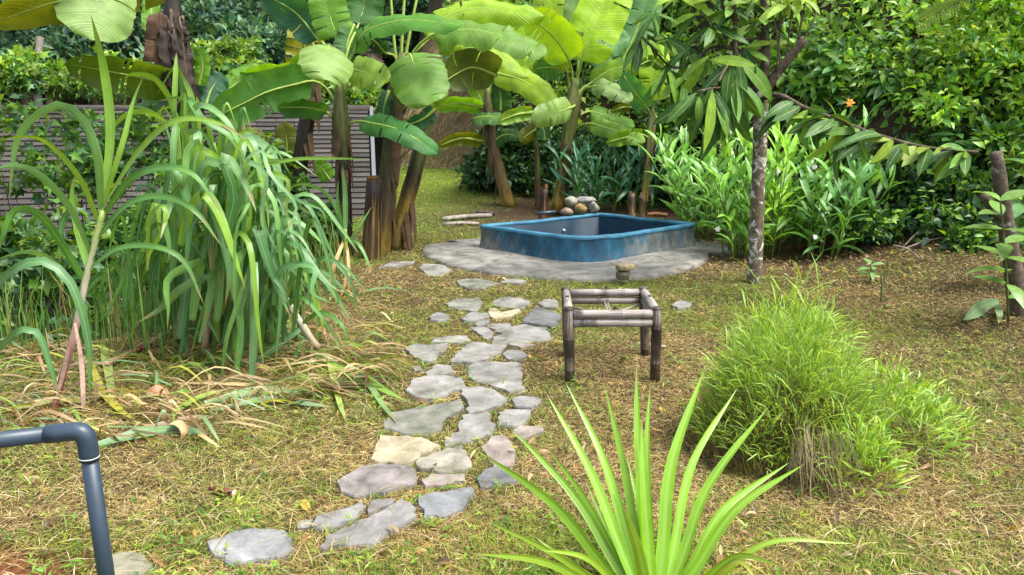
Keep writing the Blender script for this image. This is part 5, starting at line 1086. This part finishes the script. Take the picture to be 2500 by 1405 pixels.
# big leaf on the grass below the trunk
for pp, w_, c_, lab in [([(2438, 735), (2400, 748), (2352, 782)], 36, (.20, .31, .17), 'pale fallen banana leaf lying under the lopped trunk'), ([(2432, 740), (2440, 765), (2438, 790)], 16, (.24, .34, .18), 'small pale leaf hanging beside the fallen banana leaf')]:
    q = [G(*v, lift=.06) for v in pp]; pts = crom(q, 12); side, nrm = frame(pts, 15); b = MB(); b.ribbon(pts, np.sin(np.linspace(.3, 3.1, 12)) * w_ * pts[:, 1].mean() / F / 2, side, nrm, .15); tag(b.build('fallen_leaf', M['cane'], None, True, c_), lab, 'fallen leaf', 'fallen leaves by the trunk')

# ------------------------------------------------------------------ ginger lilies behind the mango trunk
gin_n = 0
def ginger(cx, cy, rx, ry, n, h, label, lean=0.0, col=(.15, .33, .04), dark=False):
    s = empty('ginger_clump', (cx, cy, g1(cx, cy)), label, 'ginger plant', 'ginger lilies')
    for k in range(n):
        a = rng.uniform(0, 6.28); q = math.sqrt(rng.uniform()); x_, y_ = cx + rx * q * math.cos(a), cy + ry * q * math.sin(a); p = np.array([x_, y_, g1(x_, y_)])
        hh = h * rng.uniform(.7, 1.1); t = p + np.array([lean * hh * rng.uniform(.4, 1.4) + math.cos(a) * q * .22, -.12 + math.sin(a) * q * .15, hh])
        line = crom([p, (p + t) / 2 + np.array([-lean * .06, 0, .05]), t], 8); b = MB(); b.tube(line, np.linspace(.009, .004, 8), 5); b.c = [np.broadcast_to((.12, .19, .04), b.c[0].shape)]
        stl = b.build('stalk', M['stalk'], s); az = rng.uniform(0, 3.14)
        nl_ = 9
        for j in range(nl_):
            f_ = .25 + .75 * j / (nl_ - 1); q_ = line[min(7, int(f_ * 7.99))]; sg = 1 if j % 2 else -1
            upk = .5 + 1.1 * (f_ ** 3); d = np.array([sg * math.cos(az) * .8, sg * math.sin(az) * .8, upk + .25 + rng.normal() * .25])
            o = link('leaf', ging_l[rng.integers(3)], stl, tuple(np.array(col) * 1.25 * rng.uniform(.7, 1.35) * (1, 1, rng.uniform(.8, 1.9))))
            aim(o, q_ - ORG[s.name], d, np.array([rng.normal() * .3, -.4, 1]), rng.uniform(.26, .40), rng.uniform(.24, .36))
    return s
ginger(2.42, 8.45, .16, .35, 11, .85, 'ginger lilies leaning over the corner of the blue tub', -.22)
ginger(2.35, 9.5, .3, .35, 18, 1.1, 'ginger lilies behind the tub corner under the mango crown', -.25)
ginger(2.75, 8.6, .3, .35, 22, 1.15, 'bright ginger lilies directly behind the mango trunk', -.08, (.20, .40, .035))
ginger(3.3, 9.0, .4, .4, 22, 1.25, 'tall ginger lilies under the drooping mango branch', .05)
ginger(3.35, 8.1, .3, .25, 14, .85, 'lower ginger lilies at the edge of the dark hollow', .12, (.12, .28, .05))
ginger(2.6, 9.9, .6, .3, 20, 1.5, 'tallest ginger lilies at the back against the hill', .0, (.13, .30, .04))
ginger(1.15, 11.6, .4, .3, 12, .8, 'dark ginger lilies in the hollow behind the rim rocks', .05, (.03, .13, .04))
ginger(1.75, 11.9, .4, .3, 12, .85, 'dark ginger lilies in the hollow behind the twin stump', -.05, (.03, .12, .05))
def flower(p, r_, col, label, n=6, name='flower', grp=None):
    s = empty(name, p, label, 'flower', grp)
    for k in range(n):
        a = 2 * math.pi * k / n; d = np.array([math.cos(a), -.3, math.sin(a) + .15]); o = link('petal', petal, s, col); aim(o, np.zeros(3), d, np.array([0, -1, .2]), r_ * rng.uniform(.8, 1.2), r_ * rng.uniform(.6, 1.1))
petal = leaf_mesh('petal', 'flower', (.08, .3, .34, .2, .0), .9, .1, 6)
for px, py, Y_, r_, c_, lab in ((1895, 420, 8.3, .045, (.8, .8, .76), 'white ginger flower beside the lichen trunk'), (1988, 408, 8.4, .04, (.8, .8, .76), 'small white ginger flower among the tall lilies'), (1752, 560, 8.2, .035, (.75, .76, .72), 'white ginger flower low at the tub corner'),
     (1990, 580, 7.9, .035, (.75, .75, .70), 'white ginger flower low near the dark hollow'), (2003, 66, 10.5, .13, (.75, .18, .03), 'orange flower high on the hill above the mango stub'), (2106, 122, 10.2, .09, (.70, .12, .08), 'red and yellow flower on the leafy hill'), (2158, 135, 10.2, .06, (.8, .35, .03), 'small orange flower beside the red one'), (2075, 252, 8.2, .05, (.8, .30, .03), 'tiny orange flower above the drooping branch')):
    flower(P(px, py, Y_), r_, c_, lab, 6, 'flower', 'flowers')

# ------------------------------------------------------------------ shrubs, hill cover and forest
def lumps(c, rad, n_l, n, size, cols, prof=1, up_b=.35, lump=.38, ratio=(.42, .62), shell=.0, jitter=.5):
    """leaves on the skins of many small lumps spread over an ellipsoid: light tops, dark gaps"""
    c = np.asarray(c, float); rad = np.asarray(rad, float)
    d0 = rvec(n_l); d0[:, 2] = np.abs(d0[:, 2]) * .9 - .15; d0 = unit(d0); lc = c + d0 * rad * rng.uniform(.55, .98, (n_l, 1))
    lr = lump * rad.mean() * rng.uniform(.55, 1.25, n_l); tone = rng.uniform(.68, 1.3, n_l); k = rng.integers(0, n_l, n)
    d = rvec(n); d[:, 2] = d[:, 2] * .8 + .15; d = unit(d); pos = lc[k] + d * lr[k][:, None] * rng.uniform(.55, 1.05, (n, 1)) * np.array([1, 1, .75])
    outd = unit(pos - c); dirs = unit(d * .7 + outd * .5 + np.array([0, 0, -.1]) + rng.normal(size=(n, 3)) * jitter)
    nr = np.array([0, 0, 1.0]) * up_b + outd * .5 + rng.normal(size=(n, 3)) * .45
    ln = size * rng.uniform(.6, 1.3, n); col = np.array(cols)[rng.integers(0, len(cols), n)] * (tone[k] * rng.uniform(.75, 1.25, n))[:, None]
    return leaf_cloud(pos, dirs, nr, ln, ln * rng.uniform(*ratio, n), col, .25, prof)
def stems(parent, c, rad, n=5, base=None, w=.02, col=(.10, .08, .05), name='stem'):
    for k in range(n):
        a = rng.uniform(0, 6.28); bx, by = c[0] + math.cos(a) * rad[0] * .25, c[1] + math.sin(a) * rad[1] * .25
        e = np.asarray(c) + rvec(1)[0] * np.array(rad) * .8; e[2] = max(e[2], c[2])
        b = MB(); b.tube(crom([(bx, by, g1(bx, by) - .05), ((bx + e[0]) / 2, (by + e[1]) / 2, (g1(bx, by) + e[2]) / 2 + .1), e], 7), np.linspace(w, w * .3, 7), 6); b.c = [np.broadcast_to(col, b.c[0].shape)]; b.build(name, M['stem'], parent)
def shrub(name, c, rad, n_l, n, size, cols, label, cat, grp, prof=1, n_st=4, ratio=(.42, .62), **kw):
    c = np.asarray(c, float); s = empty(name, (c[0], c[1], g1(c[0], c[1])), label, cat, grp)
    stems(s, c, rad, n_st)
    V, Fc, C, tc = lumps(c, rad, n_l, n, size, cols, prof, ratio=ratio, **kw); fastmesh('foliage', V, Fc, C, M['foliage'], s, False, tc); return s
lime = [(.24, .46, .035), (.32, .54, .045), (.17, .38, .04), (.40, .56, .11), (.10, .28, .06)]
hillg = [(.16, .35, .045), (.23, .43, .05), (.10, .25, .045), (.30, .47, .11), (.12, .29, .10)]
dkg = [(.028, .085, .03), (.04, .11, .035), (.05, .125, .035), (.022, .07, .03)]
GH = 'shrubs covering the hillside'
def on(px, py, Y): return P(px, py, Y)
HS = [((2420, 250), 8.7, (1.0, .9, .9), lime, .105, 'leafy lime shrub with small pointed leaves above the lopped trunk'), ((2250, 240), 9.6, (1.1, .9, 1.0), hillg, .12, 'dense green shrub above the dark hollow'), ((2080, 190), 10.6, (1.0, .9, .9), hillg, .15, 'broad leaved green shrub beyond the drooping branch'),
      ((2400, 60), 10.0, (1.3, 1.0, 1.0), lime, .11, 'yellow green shrub high on the hill beside the fern'), ((2200, 60), 11.2, (1.2, 1.0, 1.0), lime, .14, 'yellow green shrub around the red flower'), ((2010, 70), 12.0, (1.1, 1.0, 1.1), lime, .15, 'bright shrub behind the mango shoots'),
      ((2520, 130), 8.3, (.9, .9, 1.1), lime, .11, 'lime shrub at the picture edge above the sapling'), ((2300, 400), 8.9, (.95, .7, .55), dkg + hillg[:3], .10, 'dark low shrub hanging over the hollow'), ((2140, 420), 9.7, (.8, .6, .7), dkg + hillg[:2], .11, 'dark green shrub at the back of the hollow'),
      ((2480, 430), 8.2, (.6, .6, .7), hillg, .11, 'green shrub right behind the lopped trunk'), ((1900, 150), 13.2, (1.2, 1.0, 1.3), lime + hillg, .16, 'tall bright bush seen through the mango branches'), ((1740, 200), 13.8, (1.3, 1.0, 1.2), hillg + [(.30, .33, .04)], .17, 'yellowish bush behind the short banana'),
      ((1600, 60), 14.6, (1.4, 1.0, 1.3), hillg, .17, 'green bush behind the huge upright banana leaf'), ((2300, -80), 12.0, (2.0, 1.2, 1.0), lime, .14, 'yellow green thicket along the hill top'), ((2000, -90), 13.4, (1.9, 1.2, 1.1), lime, .15, 'lime thicket on the hill top above the mango'),
      ((1450, 180), 15.0, (1.6, 1.0, 1.2), hillg, .17, 'shaded bush between the bright banana leaves'), ((1280, 120), 16.0, (1.7, 1.0, 1.3), hillg, .17, 'bush behind the mixed banana crowns'), ((1720, 330), 12.2, (.9, .6, .6), dkg + hillg[:2], .13, 'dark bush at the back of the ginger lilies')]
for (px, py), Y_, rad, cols, sz, lab in HS:
    shrub('hillside_shrub', on(px, py, Y_), rad, 34, 3000, sz, cols, lab, 'shrub', GH, 1 if sz < .13 else 0)
# low dark growth in the hollow behind the tub and right of the lawn strip
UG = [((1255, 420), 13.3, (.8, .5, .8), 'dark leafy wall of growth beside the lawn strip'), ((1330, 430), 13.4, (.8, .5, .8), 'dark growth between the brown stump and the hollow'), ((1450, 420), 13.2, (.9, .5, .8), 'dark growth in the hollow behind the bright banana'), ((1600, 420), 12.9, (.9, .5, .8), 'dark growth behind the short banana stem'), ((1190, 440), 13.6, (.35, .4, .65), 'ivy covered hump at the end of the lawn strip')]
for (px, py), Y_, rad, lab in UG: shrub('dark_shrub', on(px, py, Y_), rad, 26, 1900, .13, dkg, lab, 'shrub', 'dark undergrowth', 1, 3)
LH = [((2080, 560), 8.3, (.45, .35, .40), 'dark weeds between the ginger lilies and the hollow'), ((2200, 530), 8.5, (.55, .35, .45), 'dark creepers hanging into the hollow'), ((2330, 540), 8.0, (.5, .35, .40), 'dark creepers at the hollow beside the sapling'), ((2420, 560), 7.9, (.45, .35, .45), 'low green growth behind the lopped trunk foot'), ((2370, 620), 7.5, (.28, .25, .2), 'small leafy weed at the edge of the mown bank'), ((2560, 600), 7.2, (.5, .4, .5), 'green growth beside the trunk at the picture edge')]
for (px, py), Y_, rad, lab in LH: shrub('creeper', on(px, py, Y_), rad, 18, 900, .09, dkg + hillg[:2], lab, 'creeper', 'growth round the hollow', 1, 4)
# twigs in the dark hollow
for a_, e_, lab in (((2190, 622), (2330, 640), 'long dead twig lying across the dark hollow'), ((2205, 610), (2262, 560), 'thin dead twig leaning in the dark hollow'), ((2245, 640), (2180, 600), 'forked dead twig on the litter of the hollow')):
    b = MB(); p, q = G(*a_), P(*e_, G(*a_)[1] + .1); q[2] = max(q[2], g1(q[0], q[1]) + .02); b.tube(crom([p + up * .03, (p + q) / 2 + up * .05, q], 7), .009, 6); tag(b.build('twig', M['wood'], None, True, (.26, .22, .18)), lab, 'twig', 'dead twigs')
for px, py, Y_, lab in ((2040, 150, 9.6, 'broad leaved sapling beside the cut mango limb'), (2160, 210, 9.2, 'broad leaved sapling in front of the hill shrubs'), (2110, 40, 10.2, 'drooping broad leaved sapling high on the hill'), (2330, 330, 8.2, 'broad leaved sapling above the hollow')):
    t_ = P(px, py, Y_); s_ = empty('broadleaf_sapling', (t_[0], t_[1] + .2, g1(t_[0], t_[1] + .2)), lab, 'plant', 'young plants on the hill')
    b = MB(); line = crom([ORG[s_.name], (ORG[s_.name] + t_) / 2 + np.array([.03, -.05, .05]), t_], 10); b.tube(line, np.linspace(.012, .005, 10), 6); b.c = [np.broadcast_to((.07, .06, .035), b.c[0].shape)]; b.build('stem', M['stalk'], s_)
    for k in range(16):
        q = line[4 + k * 6 // 16]; a = k * 2.4; o = link('leaf', broad_l[k % 2], s_, tuple(np.array([.10, .27, .07]) * rng.uniform(.7, 1.4))); aim(o, q - ORG[s_.name], np.array([math.cos(a), math.sin(a) - .3, rng.normal() * .3 - .15]), np.array([0, -.5, 1]), rng.uniform(.2, .32), rng.uniform(.2, .3))
# fern frond on the hill
fp = crom(pts3([(2230, 60), (2290, 30, -.1), (2340, 5, -.2), (2390, -10, -.3)], 8.6), 22); fr = empty('fern_frond', fp[0], 'pale fern frond arching out of the hill shrubs', 'fern')
b = MB(); b.tube(fp, np.linspace(.008, .003, 22), 5); b.c = [np.broadcast_to((.2, .2, .06), b.c[0].shape)]; b.build('rachis', M['stalk'], fr)
for i in range(1, 22):
    for sg in (-1, 1):
        o = link('leaflet', ging_l[0], fr, (.22, .33, .05)); aim(o, fp[i] - ORG[fr.name], np.array([.3, -.25, sg * 1.0 - .2]), np.array([0, -1, .2]), .17 * (1 - i / 30), .12)
# climbing vines in front of the roof
vn = [(.07, .19, .03), (.11, .25, .03), (.05, .14, .045), (.17, .30, .03), (.06, .16, .07)]
VP = [((60, 470), (.55, .3, .95), 8.0, 'leafy vine on stakes before the far end of the roof'), ((190, 430), (.5, .3, .9), 8.6, 'leafy vine climbing behind the tall single cane'), ((330, 450), (.55, .3, .95), 8.9, 'thick leafy vine before the middle of the roof'), ((480, 470), (.5, .3, .8), 9.0, 'leafy vine behind the drooping cane clump'),
      ((30, 690), (.6, .4, .75), 6.3, 'shaded leafy shrub at the foot of the tall cane'), ((220, 720), (.7, .35, .6), 6.7, 'dark weeds below the roof edge'), ((420, 660), (.7, .35, .75), 7.0, 'dark weeds behind the cane stalks'), ((650, 480), (.5, .3, .7), 9.6, 'leafy shrub beside the leaning banana trunk'), ((760, 570), (.4, .3, .35), 8.6, 'low weeds between the banana stems')]
for k, ((px, py), rad, Y_, lab) in enumerate(VP):
    c = on(px, py, Y_); s = empty('climbing_vine' if k < 4 else 'leafy_weed', (c[0], c[1], g1(c[0], c[1])), lab, 'vine' if k < 4 else 'weed', 'growth before the roof'); stems(s, c, np.array(rad) * 1.1, 6, None, .012, (.07, .06, .04))
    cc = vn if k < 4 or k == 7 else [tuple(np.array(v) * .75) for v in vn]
    V, Fc, C, tc = lumps(c, rad, 26, 300 if k < 4 else 1000, .125 if k < 4 else .11, cc, 3, ratio=(.8, 1.05), jitter=.8); fastmesh('foliage', V, Fc, C, M['foliage'], s, False, tc)
# yellow green growth between roof and forest
YG = [((30, 200), 15.5, (1.0, .6, .45), 'pale shrub row behind the roof ridge near the tall cane'), ((300, 215), 15.5, (1.2, .6, .5), 'yellow green shrub behind the roof ridge by the dead leaves'), ((600, 235), 15.5, (1.3, .6, .5), 'bright yellow green shrub behind the roof ridge'), ((820, 260), 16, (1.0, .6, .5), 'bright shrub behind the end of the roof'), ((560, 165), 17, (.9, .6, .5), 'lime maple leaved shrub below the forest')]
for (px, py), Y_, rad, lab in YG: shrub('ridge_shrub', on(px, py, Y_), rad, 26, 1500, .17, [(.17, .33, .03), (.25, .42, .05), (.09, .22, .05), (.30, .42, .14), (.06, .16, .06)], lab, 'shrub', 'shrubs behind the roof', 3, 3, (.7, 1.0))
# forest
hazy_teal = [(.035, .11, .07), (.06, .16, .09), (.022, .07, .05), (.10, .22, .12), (.15, .26, .14)]  # cool teal puts the haze of distance into the leaf colour
FT = [((-60, 60), 24, 3.0), ((90, 90), 26, 2.8), ((230, 130), 23, 2.5), ((330, 40), 27, 3.0), ((520, 60), 26, 3.2), ((640, 110), 24, 2.6), ((740, 20), 28, 3.2), ((880, 100), 25, 2.8), ((1010, 40), 27, 3.0), ((1150, 30), 25, 2.8), ((430, -90), 31, 4.0), ((100, -120), 31, 4.0), ((760, -130), 32, 4.0), ((1080, -120), 31, 3.6), ((560, 190), 21, 1.8), ((60, 190), 20.5, 1.6), ((-260, 60), 26, 3.5), ((1350, -60), 27, 3.2)]
FL = ['at the far edge of the picture', 'above the roof ridge, beside the thin trunk', 'behind the arching single cane leaf', 'behind the pale hanging banana leaf', 'right of the dead banana leaves', 'over the yellow green ridge shrub', 'behind the dark banana leaf tops', 'behind the slim banana crown', 'behind the thick banana crown', 'behind the mixed banana leaves', 'rising high above the dead leaved trunk', 'rising high over the roof', 'rising behind the slim banana', 'rising behind the arching banana leaf', 'low before the forest, over the maple leaved shrub', 'low before the forest, over the ridge', 'filling the corner beside the roof', 'behind the huge upright leaf']
for ((px, py), Y_, r_), fl in zip(FT, FL):
    c = on(px, py, Y_); gzz = g1(c[0], c[1]); s = empty('forest_tree', (c[0], c[1], gzz), 'dark teal forest tree ' + fl, 'tree', 'forest trees behind the house')
    b = MB(); tw = .14; b.tube(crom([(c[0] + .3, c[1] - r_ * .3, gzz - .3), (c[0] + .1, c[1] - r_ * .2, (gzz + c[2]) / 2), (c[0], c[1], c[2] + r_ * .5)], 8), np.linspace(tw, .05, 8), 8); b.c = [np.broadcast_to((.10, .085, .065), b.c[0].shape)]; b.build('trunk', M['stem'], s)
    V, Fc, C, tc = lumps(c, (r_, r_ * .8, r_ * .9), 60, 4200, .26, hazy_teal, 1, lump=.24); fastmesh('crown', V, Fc, C, M['foliage'], s, False, tc)
b = MB(); p = on(100, 300, 19.5); b.tube([p - up * 2, p + up * 1.0, on(98, 90, 19.6)], [.11, .10, .09], 9); b.c = [np.broadcast_to((.13, .12, .11), b.c[0].shape)]; dt = empty('dead_tree', p - up * 2, 'bare slender grey dead tree before the dark forest', 'tree'); b.build('trunk', M['stem'], dt)
# the wood further up the slope, one mass
parts = []
for k in range(46):
    x_ = rng.uniform(-30, 26); Y_ = rng.uniform(33, 44) if x_ < 2 else rng.uniform(20, 32); z_ = g1(x_, Y_) + rng.uniform(.5, 2.5); parts.append(lumps((x_, Y_, z_), (3.6, 2.5, 3.2), 40, 1500, .5, hazy_teal if x_ < 2 else hillg, 1, lump=.3))
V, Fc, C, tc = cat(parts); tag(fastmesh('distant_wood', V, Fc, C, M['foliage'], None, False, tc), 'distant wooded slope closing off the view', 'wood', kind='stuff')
# ground creepers covering the slope between the shrubs
n = 75000; x = rng.uniform(-1, 10, n); y = rng.uniform(5, 19, n); u = y - np.interp(x, HX, HY); k = (u > -.25) & (u < 7) & (x > -.4); x, y, u = x[k], y[k], u[k]; n = len(x)
pos = np.stack([x, y, gz(x, y) + rng.uniform(0, 1, n) * (.35 + .5 * ss(.8, 2.5, u) * (.5 + .5 * noise2(x, y, 1.7, 15)))], 1); cs = np.where(ss(.3, 1.8, u + .3 * rng.normal(size=n))[:, None] > .5, np.array(hillg + lime[:4])[rng.integers(0, 9, n)], np.array(hillg[:2] + dkg + dkg[:3])[rng.integers(0, 9, n)]) * rng.uniform(.7, 1.2, n)[:, None]; ln = rng.uniform(.07, .17, n)
V, Fc, C, tc = leaf_cloud(pos, rvec(n) + np.array([-.3, -.5, .1]), rng.normal(size=(n, 3)) * .5 + np.array([-.3, -.5, .8]), ln, ln * .55, cs, .25, 1)
tag(fastmesh('ground_cover', V, Fc, C, M['foliage'], None, False, tc), 'creeping leaves covering the hill slope', 'ground cover', kind='stuff')
n = 9000; x = rng.uniform(-9, -2.3, n); y = rng.uniform(5.2, 10.5, n); k = gz(x, y) < -.12; x, y = x[k], y[k]; n = len(x)
pos = np.stack([x, y, gz(x, y) + rng.uniform(0, .4, n)], 1); cs = np.array(vn + dkg)[rng.integers(0, 9, n)] * rng.uniform(.6, 1.1, n)[:, None]; ln = rng.uniform(.08, .16, n)
V, Fc, C, tc = leaf_cloud(pos, rvec(n) + np.array([.2, -.5, .2]), rng.normal(size=(n, 3)) * .5 + np.array([0, -.5, .8]), ln, ln * .7, cs, .25, 1)
tag(fastmesh('ground_cover', V, Fc, C, M['foliage'], None, False, tc), 'low dark weeds covering the drop below the terrace', 'ground cover', kind='stuff')
# small weeds, fallen leaves and clover over the lawn
n = 5200; rr = np.exp(rng.uniform(np.log(1.9), np.log(12), n)); aa = rng.uniform(R(-42), R(42), n); x = rr * np.sin(aa); y = rr * np.cos(aa)
gn = noise2(x, y, 2.2, 61); k = place_free(x, y) & (y - np.interp(x, HX, HY) < 0) & ~((x < -2.8) & (y > 5.6)) & (rng.uniform(size=n) < np.clip(.25 + .8 * gn, 0, 1)); x, y = x[k], y[k]; n = len(x); rep_ = 5
X5 = np.repeat(x, rep_) + rng.normal(size=n * rep_) * .012; Y5 = np.repeat(y, rep_) + rng.normal(size=n * rep_) * .012; m_ = n * rep_; a_ = rng.uniform(0, 6.28, m_)
V, Fc, C, tc = leaf_cloud(np.stack([X5, Y5, gz(X5, Y5) + rng.uniform(.005, .04, m_)], 1), np.stack([np.cos(a_), np.sin(a_), rng.uniform(.1, .9, m_)], 1), np.tile([0, 0, 1.], (m_, 1)) + rng.normal(size=(m_, 3)) * .3, rng.uniform(.02, .055, m_), rng.uniform(.007, .016, m_), np.repeat(np.array([[.13, .27, .03], [.20, .33, .03], [.08, .19, .03], [.27, .36, .05]])[rng.integers(0, 4, n)], rep_, 0) * rng.uniform(.8, 1.2, m_)[:, None], .25, 1)
tag(fastmesh('lawn_weeds', V, Fc, C, M['foliage'], None, False, tc), 'tiny green weeds and clover sprouting in the lawn', 'weeds', kind='stuff')
n = 700; rr = np.exp(rng.uniform(np.log(1.9), np.log(11), n)); aa = rng.uniform(R(-42), R(42), n); x = rr * np.sin(aa); y = rr * np.cos(aa); k = (y - np.interp(x, HX, HY) < .3) & ~((x < -2.8) & (y > 5.6)) & (place_free(x, y) | (rng.uniform(size=n) < .12)); x, y = x[k], y[k]; n = len(x); a_ = rng.uniform(0, 6.28, n)
x = np.r_[x, rng.normal(3.1, .9, 500)]; y = np.r_[y, rng.normal(7.7, .5, 500)]; k = (y - np.interp(x, HX, HY) < .4) & place_free(x, y); x, y = x[k], y[k]; n = len(x); a_ = rng.uniform(0, 6.28, n)
V, Fc, C, tc = leaf_cloud(np.stack([x, y, gz(x, y) + rng.uniform(.02, .05, n)], 1), np.stack([np.cos(a_), np.sin(a_), rng.normal(size=n) * .25], 1), np.tile([0, 0, 1.], (n, 1)) + rng.normal(size=(n, 3)) * .35, rng.uniform(.03, .09, n), rng.uniform(.012, .03, n), np.array([[.30, .18, .08], [.20, .11, .05], [.42, .33, .20], [.12, .075, .045], [.38, .30, .06]])[rng.integers(0, 5, n)] * rng.uniform(.7, 1.2, n)[:, None], .4, 0)
tag(fastmesh('dead_leaves', V, Fc, C, M['foliage'], None, False, tc), 'scattered small brown dead leaves on the ground', 'dead leaves', kind='stuff')

# rank grass along the terrace edge behind the canes
n = 3400; x = rng.uniform(-4.6, -1.5, n); y = rng.uniform(4.7, 7.6, n); k = (x < -1.55 - .0 * y) & (rng.uniform(size=n) < np.clip(.6 + .6 * noise2(x, y, 2.2, 90), .1, 1)) & ~((x > -2.2) & (y < 5.2)); x, y = x[k], y[k]; n = len(x)
a_ = rng.uniform(0, 6.28, n); d = np.stack([np.cos(a_) * .5, np.sin(a_) * .5, rng.uniform(.5, 1.4, n)], 1)
V, Fc, C, tc = leaf_cloud(np.stack([x, y, gz(x, y) + rng.uniform(0, .25, n) * (gz(x, y) < -.3)], 1), d, np.stack([np.cos(a_), np.sin(a_), np.full(n, .7)], 1), rng.uniform(.2, .62, n), rng.uniform(.008, .016, n), np.array([[.08, .21, .04], [.12, .27, .05], [.05, .14, .035], [.19, .32, .05], [.30, .26, .12]])[rng.integers(0, 5, n)] * rng.uniform(.7, 1.2, n)[:, None], .5, 0)
tag(fastmesh('tall_grass', V, Fc, C, M['foliage'], None, False, tc), 'rank green grass along the terrace edge behind the canes', 'tall grass', kind='stuff')
